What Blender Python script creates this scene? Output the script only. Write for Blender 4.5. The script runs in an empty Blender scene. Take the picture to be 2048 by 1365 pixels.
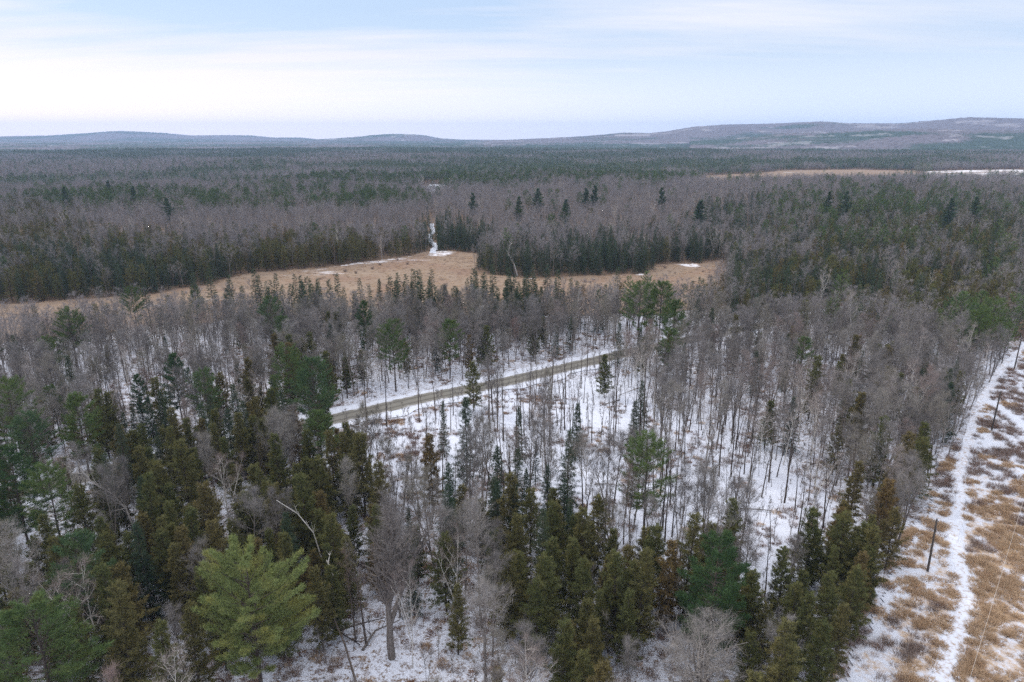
import bpy, math, numpy as np
from mathutils import Vector, Matrix

# ------------------------------------------------------------------ camera, world, sun, exposure
sc = bpy.context.scene
CAMH = 60.0
PITCH = math.atan((682.5 - 272) / 1365.3)
cam_d = bpy.data.cameras.new('camera'); cam = bpy.data.objects.new('camera', cam_d)
sc.collection.objects.link(cam); sc.camera = cam
cam_d.lens = 24.0; cam_d.sensor_width = 36.0; cam_d.clip_start = 0.5; cam_d.clip_end = 60000
cam.location = (0, 0, CAMH); cam.rotation_euler = (math.pi / 2 - PITCH, 0, 0)

SUN_EL, SUN_AZ = math.radians(27), math.radians(-62)      # azimuth from +Y, negative = to the left
sd = bpy.data.lights.new('sun', 'SUN'); so = bpy.data.objects.new('sun', sd); sc.collection.objects.link(so)
sd.energy = 2.0; sd.angle = math.radians(14); sd.color = (1.0, 0.95, 0.88)
sv = Vector((math.sin(SUN_AZ) * math.cos(SUN_EL), math.cos(SUN_AZ) * math.cos(SUN_EL), math.sin(SUN_EL)))
so.rotation_euler = sv.to_track_quat('Z', 'Y').to_euler()

sc.view_settings.view_transform = 'Standard'; sc.view_settings.look = 'None'
sc.view_settings.exposure = 0.40; sc.view_settings.gamma = 1.0
sc.cycles.max_bounces = 4; sc.cycles.diffuse_bounces = 2; sc.cycles.glossy_bounces = 1
sc.cycles.transmission_bounces = 1; sc.cycles.transparent_max_bounces = 4; sc.cycles.volume_bounces = 0; sc.cycles.sample_clamp_indirect = 1.5
sc.cycles.use_denoising = False; sc.cycles.denoising_prefilter = 'ACCURATE'; sc.cycles.denoising_input_passes = 'RGB_ALBEDO_NORMAL'
sc.cycles.use_adaptive_sampling = False
sc.cycles.caustics_reflective = False; sc.cycles.caustics_refractive = False
sc.cycles.pixel_filter_type = 'BLACKMAN_HARRIS'; sc.cycles.filter_width = 1.5

class NT:
    def __init__(s, nt): s.nt = nt; s.n = nt.nodes; s.l = nt.links; s.n.clear()
    def add(s, t, **k):
        n = s.n.new(t)
        for a, b in k.items(): setattr(n, a, b)
        return n
    def put(s, sock, v):
        if hasattr(v, 'node'): s.l.new(v, sock)
        else:
            try: sock.default_value = v
            except TypeError: sock.default_value = tuple(v) + (1,)
            except ValueError: sock.default_value = tuple(v) + (1,)
    def math(s, op, a, b=0.0, c=0.0, clamp=False):
        n = s.add('ShaderNodeMath', operation=op, use_clamp=clamp)
        s.put(n.inputs[0], a); s.put(n.inputs[1], b); s.put(n.inputs[2], c); return n.outputs[0]
    def mix(s, f, a, b):
        n = s.add('ShaderNodeMix', data_type='RGBA'); s.put(n.inputs[0], f); s.put(n.inputs[6], a); s.put(n.inputs[7], b)
        return n.outputs[2]
    def noise(s, vec, scale, detail=4, rough=0.55, w=None):
        n = s.add('ShaderNodeTexNoise'); s.put(n.inputs['Scale'], scale); s.put(n.inputs['Detail'], detail)
        s.put(n.inputs['Roughness'], rough)
        if vec is not None: s.l.new(vec, n.inputs['Vector'])
        return n.outputs['Fac']
    def ramp(s, f, lo, hi):
        n = s.add('ShaderNodeMapRange', clamp=True); s.put(n.inputs[0], f); s.put(n.inputs[1], lo); s.put(n.inputs[2], hi)
        return n.outputs[0]
    def mapping(s, vec, scale=(1, 1, 1), rot=(0, 0, 0), loc=(0, 0, 0)):
        n = s.add('ShaderNodeMapping'); s.l.new(vec, n.inputs[0]); n.inputs['Scale'].default_value = scale
        n.inputs['Rotation'].default_value = rot; n.inputs['Location'].default_value = loc; return n.outputs[0]

def world():
    w = bpy.data.worlds.new('World'); sc.world = w; w.use_nodes = True
    t = NT(w.node_tree)
    sky = t.add('ShaderNodeTexSky', sky_type='NISHITA', sun_disc=False)
    sky.sun_elevation = SUN_EL; sky.sun_rotation = SUN_AZ; sky.altitude = 200
    sky.air_density = 1.0; sky.dust_density = 0.6; sky.ozone_density = 1.0
    skb = t.add('ShaderNodeVectorMath', operation='SCALE'); t.l.new(sky.outputs[0], skb.inputs[0]); skb.inputs['Scale'].default_value = SKY_K
    tc = t.add('ShaderNodeTexCoord'); gen = tc.outputs['Generated']
    sp = t.add('ShaderNodeSeparateXYZ'); t.l.new(gen, sp.inputs[0])
    x, y, z = sp.outputs
    az = t.math('MULTIPLY', t.math('ARCTAN2', x, y), 57.2958)
    el = t.math('MULTIPLY', t.math('ARCSINE', z), 57.2958)
    # cloud layer plane coordinates (thin cirrus sheet): fine streaks come from stretched noise
    zz = t.math('ADD', t.math('MAXIMUM', z, 0.0), 0.10)
    cx = t.math('DIVIDE', x, zz); cy = t.math('DIVIDE', y, zz)
    cb = t.add('ShaderNodeCombineXYZ'); t.l.new(cx, cb.inputs[0]); t.l.new(cy, cb.inputs[1])
    v1 = t.mapping(cb.outputs[0], (0.55, 1.1, 1), (0, 0, 0.35), (3.1, 1.2, 0))
    n1 = t.noise(v1, 1.0, 7, 0.58)
    v2 = t.mapping(cb.outputs[0], (0.45, 2.2, 1), (0, 0, 0.32), (7.7, 4.2, 0))
    n2 = t.noise(v2, 1.3, 8, 0.62)
    def blob(a0, e0, ra, re, tilt=0.0):
        da = t.math('SUBTRACT', az, a0); de = t.math('SUBTRACT', t.math('SUBTRACT', el, e0), t.math('MULTIPLY', da, tilt))
        q = t.math('ADD', t.math('POWER', t.math('ABSOLUTE', t.math('DIVIDE', da, ra)), 2.0),
                   t.math('POWER', t.math('ABSOLUTE', t.math('DIVIDE', de, re)), 2.0))
        return t.math('EXPONENT', t.math('MULTIPLY', q, -1.0))
    m = t.math('ADD', t.math('MULTIPLY', n1, 1.5), t.math('MULTIPLY', n2, 2.0))
    m = t.math('SUBTRACT', m, 1.68)
    for a0, e0, ra, re, tl, w_ in CLOUDS:
        m = t.math('ADD', m, t.math('MULTIPLY', blob(a0, e0, ra, re, tl), w_))
    cov = t.ramp(m, -0.15, 0.85)
    grad = t.ramp(az, 22.0, -42.0)
    cc = t.mix(grad, (0.93, 0.96, 1.08, 1), (1.09, 1.03, 1.10, 1))
    base = t.mix(t.ramp(el, 0.0, 24.0), (0.74, 0.90, 1.16, 1), (0.60, 0.82, 1.15, 1))
    veil = t.mix(0.75, skb.outputs[0], base)
    lowl = t.math('MULTIPLY', t.ramp(el, 9.0, -1.0), 0.55)
    veil = t.mix(lowl, veil, (1.02, 1.08, 1.18, 1))
    col = t.mix(t.math('MULTIPLY', cov, 0.92), veil, cc)
    col = t.mix(t.math('MULTIPLY', t.ramp(el, 6.0, 0.5), 0.92), col, t.mix(grad, (0.98, 1.08, 1.30, 1), (1.80, 1.50, 1.44, 1)))
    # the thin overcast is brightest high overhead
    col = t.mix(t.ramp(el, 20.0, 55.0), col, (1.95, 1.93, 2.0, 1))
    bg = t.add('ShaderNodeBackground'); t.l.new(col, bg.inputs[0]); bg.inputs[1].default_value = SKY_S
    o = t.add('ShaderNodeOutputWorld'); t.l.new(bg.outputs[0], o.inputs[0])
SKY_K = 0.09; SKY_S = 0.74
CLOUDS = [(-32, 3.2, 24, 4.0, 0.02, 0.5), (-5, 6.5, 25, 2.6, 0.10, 0.45), (22, 8.0, 22, 2.6, -0.02, 0.42),
          (-8, 11.3, 14, 1.2, -0.03, 0.35), (25, 3.6, 20, 2.6, 0.0, -0.7), (-16, 8.9, 22, 1.7, -0.04, -0.8), (-28, 12.0, 14, 1.8, 0, -0.8), (12, 11.5, 8, 1.6, 0, -0.2)]
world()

# ------------------------------------------------------------------ maths helpers
CP, SP = math.cos(PITCH), math.sin(PITCH)
def at(u, v, z=0.0):
    """ground point (height z) seen at photo pixel u, v (2048 wide)"""
    a = (u - 1024) / 1365.3; b = (682.5 - v) / 1365.3
    y = CP + b * SP; w = -SP + b * CP
    t = (z - CAMH) / w
    return a * t, y * t
def proj(x, y, z):
    d = y * CP - (z - CAMH) * SP; h = y * SP + (z - CAMH) * CP
    d = np.maximum(d, 1e-3)
    return 1024 + 1365.3 * x / d, 682.5 - 1365.3 * h / d
def hash2(ix, iy, s=0):
    ix = np.asarray(ix).astype(np.int64); iy = np.asarray(iy).astype(np.int64)
    h = (ix * 374761393 + iy * 668265263 + s * 362437) & 0xffffffff
    h = ((h ^ (h >> 13)) * 1274126177) & 0xffffffff
    h = (h ^ (h >> 16)) & 0xffffffff
    h = (h * 2246822519) & 0xffffffff
    return ((h ^ (h >> 15)) & 0xffffff) / float(0x1000000)
def vnoise(x, y, s=0):
    x = np.asarray(x, float); y = np.asarray(y, float)
    ix = np.floor(x); iy = np.floor(y); fx = x - ix; fy = y - iy
    fx = fx * fx * (3 - 2 * fx); fy = fy * fy * (3 - 2 * fy)
    a = hash2(ix, iy, s); b = hash2(ix + 1, iy, s); c = hash2(ix, iy + 1, s); d = hash2(ix + 1, iy + 1, s)
    return (a * (1 - fx) + b * fx) * (1 - fy) + (c * (1 - fx) + d * fx) * fy
def fbm(x, y, s=0, o=3):
    r = 0; k = .5; t = 0
    for i in range(o): r = r + k * vnoise(x, y, s + i * 17); t += k; k *= .5; x = x * 2.03; y = y * 2.03
    return r / t
def sstep(x, a, b):
    t = np.clip((x - a) / (b - a), 0, 1); return t * t * (3 - 2 * t)
def terrain(x, y):
    r = np.hypot(x, y)
    z = 0.25 * (fbm(x / 9, y / 9, 5) - .5)
    flat = np.exp(-(((x - 640) / 560) ** 2 + ((y - 1080) / 330) ** 2) ** 2) + np.exp(-(((x + 90) / 120) ** 2 + ((y - 800) / 200) ** 2) ** 2)
    z = z + sstep(r, 480, 900) * 18 * (fbm(x / 420, y / 420, 9, 3) - .5) * (1 - np.clip(flat, 0, 1)) - 2.0 * np.clip(flat, 0, 1)
    return z
def in_poly(x, y, poly):
    x = np.asarray(x); c = np.zeros(x.shape, bool); n = len(poly); j = n - 1
    for i in range(n):
        xi, yi = poly[i]; xj, yj = poly[j]
        c ^= ((yi > y) != (yj > y)) & (x < (xj - xi) * (y - yi) / (yj - yi + 1e-12) + xi)
        j = i
    return c
def dist_line(x, y, pts):
    d = np.full(np.shape(x), 1e9)
    for (ax, ay), (bx, by) in zip(pts[:-1], pts[1:]):
        t = np.clip(((x - ax) * (bx - ax) + (y - ay) * (by - ay)) / ((bx - ax) ** 2 + (by - ay) ** 2), 0, 1)
        d = np.minimum(d, np.hypot(x - ax - t * (bx - ax), y - ay - t * (by - ay)))
    return d
G = lambda L: [at(*p) for p in L]

# ------------------------------------------------------------------ object helpers
def link(o, parent=None):
    sc.collection.objects.link(o)
    if parent is not None: o.parent = parent
    return o
def tag(o, label=None, cat=None, group=None, kind=None):
    if label: o['label'] = label
    if cat: o['category'] = cat
    if group: o['group'] = group
    if kind: o['kind'] = kind
    return o
class MB:
    def __init__(s): s.v = []; s.t = []; s.m = []; s.n = 0
    def add(s, v, t, mi=0):
        v = np.asarray(v, np.float32).reshape(-1, 3); t = np.asarray(t, np.int32).reshape(-1, 3)
        s.v.append(v); s.t.append(t + s.n); s.m.append(np.full(len(t), mi, np.int32)); s.n += len(v)
    def leaves(s, p, d, L, w, rng, mi=0):
        """one thin triangle per entry: base p, direction d, length L, width w"""
        p = np.asarray(p, float).reshape(-1, 3); d = np.asarray(d, float).reshape(-1, 3)
        d = d / (np.linalg.norm(d, axis=1, keepdims=True) + 1e-9)
        r = rng.normal(size=d.shape); sd_ = np.cross(d, r); sd_ /= (np.linalg.norm(sd_, axis=1, keepdims=True) + 1e-9)
        L = np.broadcast_to(L, (len(p),))[:, None]; w = np.broadcast_to(w, (len(p),))[:, None]
        V = np.stack([p - sd_ * w / 2, p + sd_ * w / 2, p + d * L], 1).reshape(-1, 3)
        s.add(V, np.arange(len(V)).reshape(-1, 3), mi)
    def tube(s, pts, rad, k=5, mi=0):
        pts = np.asarray(pts, float); n = len(pts)
        tan = np.gradient(pts, axis=0); tan /= (np.linalg.norm(tan, axis=1, keepdims=True) + 1e-9)
        ref = np.array([1., 0.1, 0.2]) if abs(tan[0, 0]) < .8 else np.array([0., 1., 0.2])
        a = np.cross(tan, ref); a /= (np.linalg.norm(a, axis=1, keepdims=True) + 1e-9); b = np.cross(tan, a)
        th = np.arange(k) * 2 * math.pi / k
        rad = np.broadcast_to(rad, (n,))
        V = pts[:, None] + rad[:, None, None] * (np.cos(th)[None, :, None] * a[:, None] + np.sin(th)[None, :, None] * b[:, None])
        i = np.arange(n - 1)[:, None] * k; j = np.arange(k)[None]; j2 = (j + 1) % k
        q = np.stack([i + j, i + j2, i + k + j2, i + k + j], -1).reshape(-1, 4)
        T = np.concatenate([q[:, [0, 1, 2]], q[:, [0, 2, 3]]])
        s.add(V.reshape(-1, 3), T, mi)
    def box(s, c, sx, sy, sz, mi=0):
        V = np.array([[x, y, z] for x in (-sx, sx) for y in (-sy, sy) for z in (-sz, sz)]) / 2 + np.array(c)
        T = [(0, 1, 3), (0, 3, 2), (4, 6, 7), (4, 7, 5), (0, 4, 5), (0, 5, 1), (2, 3, 7), (2, 7, 6), (0, 2, 6), (0, 6, 4), (1, 5, 7), (1, 7, 3)]
        s.add(V, T, mi)
    def merge(s, o, off=0):
        for v, t, m in zip(o.v, o.t, o.m): s.v.append(v); s.m.append(m + off)
        base = s.n
        for t in o.t: s.t.append(t + base)
        s.n += o.n
    def mesh(s, name, mats, smooth=False):
        me = bpy.data.meshes.new(name)
        V = np.concatenate(s.v); T = np.concatenate(s.t); M = np.concatenate(s.m)
        me.vertices.add(len(V)); me.vertices.foreach_set('co', V.ravel())
        me.loops.add(T.size); me.loops.foreach_set('vertex_index', T.ravel())
        me.polygons.add(len(T)); me.polygons.foreach_set('loop_start', np.arange(0, T.size, 3, dtype=np.int32))
        for m in mats: me.materials.append(m)
        if len(mats) > 1: me.polygons.foreach_set('material_index', M)
        if smooth: me.polygons.foreach_set('use_smooth', np.ones(len(T), bool))
        me.update(calc_edges=True)
        return me
    def build(s, name, mats, parent=None, smooth=False):
        return link(bpy.data.objects.new(name, s.mesh(name, mats, smooth)), parent)
def grid_mesh(name, X, Y, Z, mats, smooth=True, attrs=None):
    n, m = X.shape
    V = np.stack([X, Y, Z], -1).reshape(-1, 3)
    i = np.arange(n - 1)[:, None] * m; j = np.arange(m - 1)[None]
    q = np.stack([i + j, i + m + j, i + m + j + 1, i + j + 1], -1).reshape(-1, 4)
    b = MB(); b.add(V, np.concatenate([q[:, [0, 1, 2]], q[:, [0, 2, 3]]]))
    me = b.mesh(name, mats, smooth)
    for k, a in (attrs or {}).items():
        at_ = me.attributes.new(k, 'FLOAT', 'POINT'); at_.data.foreach_set('value', np.asarray(a, np.float32).ravel())
    return me

# ------------------------------------------------------------------ materials
def mat(name, fn, rough=0.9, spec=0.1):
    m = bpy.data.materials.new(name); m.use_nodes = True
    t = NT(m.node_tree)
    p = t.add('ShaderNodeBsdfPrincipled'); p.inputs['Roughness'].default_value = rough
    p.inputs['Specular IOR Level'].default_value = spec
    o = t.add('ShaderNodeOutputMaterial'); t.l.new(p.outputs[0], o.inputs[0])
    c = fn(t, p)
    if c is not None: t.put(p.inputs['Base Color'], c)
    return m
def oco(t): return t.add('ShaderNodeTexCoord').outputs['Object']
def rnd(t): return t.add('ShaderNodeObjectInfo').outputs['Random']
def frac(t, v, k): return t.math('FRACT', t.math('MULTIPLY', v, k))
def ramp_col(t, f, stops):
    n = t.add('ShaderNodeValToRGB'); t.put(n.inputs[0], f)
    e = n.color_ramp.elements
    e[0].position = stops[0][0]; e[0].color = tuple(stops[0][1]) + (1,)
    e[1].position = stops[-1][0]; e[1].color = tuple(stops[-1][1]) + (1,)
    for p_, c_ in stops[1:-1]:
        q = e.new(p_); q.color = tuple(c_) + (1,)
    return n.outputs[0]
def foliage(name, stops, tip=None, nscale=0.6, var=0.35):
    def f(t, p):
        r = rnd(t); c = ramp_col(t, r, stops)
        n = t.noise(oco(t), nscale, 3, .6)
        if tip: c = t.mix(t.math('MULTIPLY', t.ramp(n, .48, .66), tip[1]), c, tuple(tip[0]) + (1,))
        n2 = t.noise(oco(t), 2.3, 2, .6)
        k = t.math('ADD', t.math('MULTIPLY', n2, var * 2), 1 - var)
        s_ = t.add('ShaderNodeVectorMath', operation='SCALE'); t.l.new(c, s_.inputs[0]); t.l.new(k, s_.inputs['Scale'])
        return s_.outputs[0]
    return mat(name, f, .85, .08)
def barkf(a, b, sc_=(6, 6, 1.2)):
    def f(t, p):
        n = t.noise(t.mapping(oco(t), sc_), 1.5, 4, .65)
        k = t.math('ADD', t.math('MULTIPLY', rnd(t), .5), .75)
        c = t.mix(t.ramp(n, .35, .65), tuple(a) + (1,), tuple(b) + (1,))
        s_ = t.add('ShaderNodeVectorMath', operation='SCALE'); t.l.new(c, s_.inputs[0]); t.l.new(k, s_.inputs['Scale'])
        return s_.outputs[0]
    return f
M = {}
M['bark'] = mat('grey_bark', barkf((.12, .10, .088), (.25, .22, .20)))
M['dark_bark'] = mat('dark_bark', barkf((.05, .04, .034), (.12, .095, .08)))
def birchf(t, p):
    n = t.noise(t.mapping(oco(t), (3, 3, 9)), 1.2, 3, .6)
    return t.mix(t.ramp(n, .56, .64), (.56, .53, .49, 1), (.12, .10, .09, 1))
M['birch'] = mat('white_birch_bark', birchf)
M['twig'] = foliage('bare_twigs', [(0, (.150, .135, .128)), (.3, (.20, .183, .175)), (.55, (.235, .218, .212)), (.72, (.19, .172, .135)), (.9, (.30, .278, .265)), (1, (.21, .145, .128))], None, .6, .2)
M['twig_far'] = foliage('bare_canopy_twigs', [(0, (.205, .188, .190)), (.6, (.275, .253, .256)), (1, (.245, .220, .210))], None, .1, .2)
M['birch_twig'] = foliage('birch_twigs', [(0, (.20, .155, .14)), (1, (.30, .26, .24))], None, .6, .15)
M['pale'] = mat('pale_dead_wood', barkf((.30, .27, .25), (.52, .49, .47)))
M['grey_limb'] = mat('grey_limbs', barkf((.20, .18, .17), (.34, .31, .29)))
M['pine'] = foliage('pine_needles', [(0, (.075, .115, .040)), (.5, (.105, .150, .050)), (1, (.070, .118, .055))], ((.16, .155, .035), .30), .55, .35)
M['pine_bright'] = foliage('bright_pine_needles', [(0, (.165, .20, .072)), (1, (.17, .205, .074))], ((.33, .27, .065), .4), .30, .3)
M['pine_dark'] = foliage('dark_pine_needles', [(0, (.040, .080, .032)), (1, (.055, .095, .036))], ((.10, .12, .035), .25), .5, .3)
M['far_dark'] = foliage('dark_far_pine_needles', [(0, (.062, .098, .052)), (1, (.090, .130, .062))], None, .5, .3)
M['spruce'] = foliage('spruce_needles', [(0, (.040, .066, .040)), (.5, (.056, .082, .044)), (1, (.068, .084, .050))], ((.07, .075, .035), .3), .8, .35)
M['cedar'] = foliage('cedar_sprays', [(0, (.094, .106, .040)), (.45, (.122, .126, .048)), (.75, (.134, .122, .050)), (.93, (.145, .118, .050)), (1, (.165, .112, .050))], ((.19, .145, .048), .45), .45, .35)
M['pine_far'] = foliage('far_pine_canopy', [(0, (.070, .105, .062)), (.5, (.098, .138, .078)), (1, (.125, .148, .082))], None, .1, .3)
M['rust_leaf'] = foliage('rusty_dead_leaves', [(0, (.16, .075, .04)), (1, (.20, .10, .05))], None, 1, .3)
M['grass'] = foliage('tan_dead_grass', [(0, (.46, .32, .20)), (.6, (.56, .41, .27)), (1, (.40, .26, .16))], None, .4, .25)
M['brush'] = foliage('low_brown_brush', [(0, (.21, .155, .13)), (.6, (.29, .22, .18)), (1, (.27, .16, .12))], None, .7, .25)

SNOW = (.66, .69, .77)
def groundf(t, p):
    oc = oco(t)
    n1 = t.noise(oc, .9, 5, .75); n2 = t.noise(oc, .045, 3, .6); n3 = t.noise(oc, 3.2, 3, .7)
    at_ = t.add('ShaderNodeAttribute', attribute_name='litter').outputs['Fac']
    thr = t.math('SUBTRACT', .66, t.math('ADD', t.math('MULTIPLY', at_, .22), t.math('MULTIPLY', n2, .10)))
    f = t.ramp(t.math('ADD', t.math('MULTIPLY', n1, .6), t.math('MULTIPLY', n3, .4)), thr, t.math('ADD', thr, .09))
    lit = t.mix(n3, (.11, .075, .05, 1), (.23, .16, .11, 1))
    sn = t.mix(n2, (.58, .61, .70, 1), SNOW + (1,))
    b = t.add('ShaderNodeBump'); b.inputs['Strength'].default_value = .6; b.inputs['Distance'].default_value = .25
    t.l.new(n1, b.inputs['Height']); t.l.new(b.outputs[0], p.inputs['Normal'])
    return t.mix(f, sn, lit)
M['ground'] = mat('snowy_forest_floor', groundf)
def corrf(t, p):
    oc = oco(t)
    n1 = t.noise(t.mapping(oc, (1, 1, 1), (0, 0, -.7)), .22, 5, .65); n2 = t.noise(oc, 2.0, 5, .75); n3 = t.noise(oc, .6, 3, .6)
    g = t.mix(n2, (.42, .29, .18, 1), (.58, .44, .31, 1))
    g = t.mix(t.math('MULTIPLY', t.ramp(n3, .55, .7), .6), g, (.22, .15, .12, 1))
    at_ = t.add('ShaderNodeAttribute', attribute_name='snow').outputs['Fac']
    v = t.math('ADD', t.math('MULTIPLY', n1, .24), t.math('MULTIPLY', t.math('ADD', n2, n3), .38))
    v = t.math('ADD', v, t.math('MULTIPLY', t.math('SUBTRACT', at_, .5), .40))
    f = t.ramp(v, .43, .56)
    b = t.add('ShaderNodeBump'); b.inputs['Strength'].default_value = .8; b.inputs['Distance'].default_value = .3
    t.l.new(n2, b.inputs['Height']); t.l.new(b.outputs[0], p.inputs['Normal'])
    return t.mix(f, g, SNOW + (1,))
M['corridor'] = mat('snow_and_grass_clearing', corrf)
def marshf(t, p):
    oc = oco(t)
    n1 = t.noise(t.mapping(oc, (.5, 1, 1)), .10, 5, .6); n2 = t.noise(oc, 1.1, 5, .8); n3 = t.noise(t.mapping(oc, (.35, 1, 1)), .04, 4, .7)
    c = t.mix(n1, (.195, .135, .09, 1), (.285, .21, .15, 1))
    c = t.mix(t.math('MULTIPLY', t.ramp(n2, .5, .7), .35), c, (.18, .12, .085, 1))
    n4 = t.noise(t.mapping(oc, (.25, 1, 1), (0, 0, .2)), .12, 6, .7); n5 = t.noise(oc, .030, 3, .6)
    c = t.mix(t.math('MULTIPLY', t.ramp(n4, .52, .66), .4), c, (.33, .26, .195, 1))
    c = t.mix(t.math('MULTIPLY', t.ramp(n5, .50, .62), .55), c, (.20, .115, .075, 1))
    at_ = t.add('ShaderNodeAttribute', attribute_name='snow').outputs['Fac']
    f = t.ramp(t.math('ADD', n3, t.math('ADD', t.math('MULTIPLY', at_, .35), t.math('MULTIPLY', n2, .25))), .76, .86)
    f2 = t.math('MULTIPLY', t.ramp(n2, .46, .64), .08)
    c = t.mix(t.math('MAXIMUM', f, f2), c, (.70, .68, .70, 1))
    b = t.add('ShaderNodeBump'); b.inputs['Strength'].default_value = .25; b.inputs['Distance'].default_value = .15
    t.l.new(n2, b.inputs['Height']); t.l.new(b.outputs[0], p.inputs['Normal'])
    return c
M['marsh'] = mat('tan_marsh_grass', marshf)
def gravelf(t, p):
    oc = oco(t); uv = t.add('ShaderNodeAttribute', attribute_name='across').outputs['Fac']
    n1 = t.noise(oc, .5, 4, .6); n2 = t.noise(oc, 5, 3, .7)
    c = t.mix(n1, (.17, .16, .14, 1), (.25, .24, .21, 1))
    c = t.mix(t.math('MULTIPLY', n2, .5), c, (.21, .19, .155, 1))
    w = t.math('ABSOLUTE', t.math('SUBTRACT', t.math('ABSOLUTE', uv), .42))          # wheel tracks
    c = t.mix(t.math('MULTIPLY', t.ramp(t.math('ADD', w, t.math('MULTIPLY', n1, .1)), .24, .08), .8), c, (.12, .11, .095, 1))
    e = t.math('ADD', t.math('ABSOLUTE', uv), t.math('MULTIPLY', t.math('SUBTRACT', n1, .5), .9))
    return t.mix(t.math('MULTIPLY', t.ramp(e, .82, 1.0), .85), c, (.62, .62, .66, 1))
M['gravel'] = mat('frozen_gravel', gravelf)
def vergef(t, p):
    n = t.noise(oco(t), 1.2, 4, .7)
    return t.mix(t.ramp(n, .60, .70), SNOW + (1,), (.40, .33, .27, 1))
def trackf(t, p):
    oc = oco(t); uv = t.add('ShaderNodeAttribute', attribute_name='across').outputs['Fac']
    n = t.noise(oc, 1.6, 5, .75); e = n
    return t.mix(t.ramp(e, .50, .66), SNOW + (1,), (.38, .28, .20, 1))
M['track'] = mat('packed_snow', trackf)
M['verge'] = mat('snowy_verge', vergef)
def canopyf(t, p):
    at_ = t.add('ShaderNodeAttribute', attribute_name='green').outputs['Fac']
    n = t.noise(oco(t), .045, 6, .9)
    c = t.mix(at_, (.135, .122, .135, 1), (.045, .070, .052, 1))
    sn = t.add('ShaderNodeAttribute', attribute_name='snow').outputs['Fac']
    c = t.mix(t.math('MULTIPLY', sn, .7), c, (.40, .38, .40, 1))
    s_ = t.add('ShaderNodeVectorMath', operation='SCALE'); t.l.new(c, s_.inputs[0]); t.l.new(t.math('ADD', n, .5), s_.inputs['Scale'])
    return s_.outputs[0]
M['canopy'] = mat('far_forest_canopy', canopyf)
M['pole'] = mat('weathered_pole_wood', barkf((.045, .038, .034), (.10, .085, .075), (9, 9, .8)))
M['metal'] = mat('dull_metal', lambda t, p: (.30, .31, .33, 1), .5, .4)
M['wire'] = mat('pale_wire', lambda t, p: (.48, .43, .38, 1), .5, .3)

# ------------------------------------------------------------------ setting: ground, road, marsh, clearing
ROAD = G([(-150, 1025), (150, 960), (400, 900), (560, 864), (690, 835), (850, 797), (1000, 768), (1130, 737), (1250, 708), (1380, 680), (1560, 645), (1800, 604), (1960, 580)])
CE = [(12.0, 32.0), (37.0, 63.5), (53.5, 83.5), (78, 111.8), (112, 151.5), (170, 217), (260, 322)]   # left edge of the powerline clearing
POLES = [at(1854.7, 1145), at(1983, 862), at(2028, 740)]
MARSH = G([(-60, 612), (60, 606), (200, 597), (300, 590), (430, 568), (480, 550), (640, 536), (740, 524), (830, 511), (858, 503), (910, 502), (965, 508), (960, 530), (950, 548),
           (1050, 556), (1160, 553), (1290, 548), (1315, 531), (1380, 527), (1445, 522), (1455, 560), (1450, 592), (1400, 622), (1330, 630), (1100, 632), (900, 645), (700, 645), (500, 640), (300, 654), (100, 680), (-60, 694)])
FARM = [G([(1395, 351), (1520, 345), (1560, 340.5), (1700, 337.5), (1840, 340), (1850, 362), (1700, 371), (1540, 374), (1430, 378), (1380, 366)]),
        G([(1845, 341), (1930, 338.5), (2200, 337), (2200, 356), (2040, 360), (1858, 362)]),
        G([(838, 384), (848, 369), (900, 367), (905, 374), (868, 388)])]
TRAILN = G([(864, 508), (872, 494), (858, 478), (866, 462), (862, 448)])
TRACK = [at(*p) for p in [(1870, 1420), (1893, 1330), (1915, 1270), (1936, 1200), (1928, 1160), (1912, 1120), (1906, 1080), (1915, 1040), (1922, 990), (1915, 955), (1928, 915), (1936, 870), (1950, 825), (1975, 785), (2010, 730), (2060, 685)]]
TRACK2 = [at(*p) for p in [(1955, 800), (1990, 812), (2030, 840), (2080, 880)]]

def side_clear(x, y):
    """signed distance to the right of the forest edge along the powerline clearing"""
    d = dist_line(x, y, CE); s = -np.ones(np.shape(x))
    xe = np.interp(y, [p[1] for p in CE], [p[0] for p in CE])
    return np.where(x > xe, d, -d)
def polar(r0, r1, k, a0, a1, na):
    nr = int(math.log(r1 / r0) / math.log(k)) + 1
    r = r0 * (r1 / r0) ** (np.arange(nr + 1) / nr); a = np.radians(np.linspace(a0, a1, na))
    R, A = np.meshgrid(r, a, indexing='ij')
    return R * np.sin(A), R * np.cos(A), R
SNOWGAP = G([(690, 860), (850, 830), (1000, 790), (1330, 725), (1500, 850), (1640, 960), (1690, 1080), (1560, 1190), (1300, 1110), (1150, 1060), (1000, 1010), (800, 1020), (720, 930)])
def litter_at(x, y):
    l = .55 + 0 * x
    l = np.where(in_poly(x, y, SNOWGAP), .22, l)
    l = l + .85 * sstep(np.hypot(x, y), 225, 290)
    return l
X, Y, R = polar(18, 10850, 1.017, -62, 62, 420)
me = grid_mesh('ground', X, Y, terrain(X, Y), [M['ground']], True, {'litter': litter_at(X, Y)})
tag(link(bpy.data.objects.new('ground', me)), 'snow covered forest floor showing brown leaf litter between the trunks', 'ground', None, 'structure')

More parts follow.
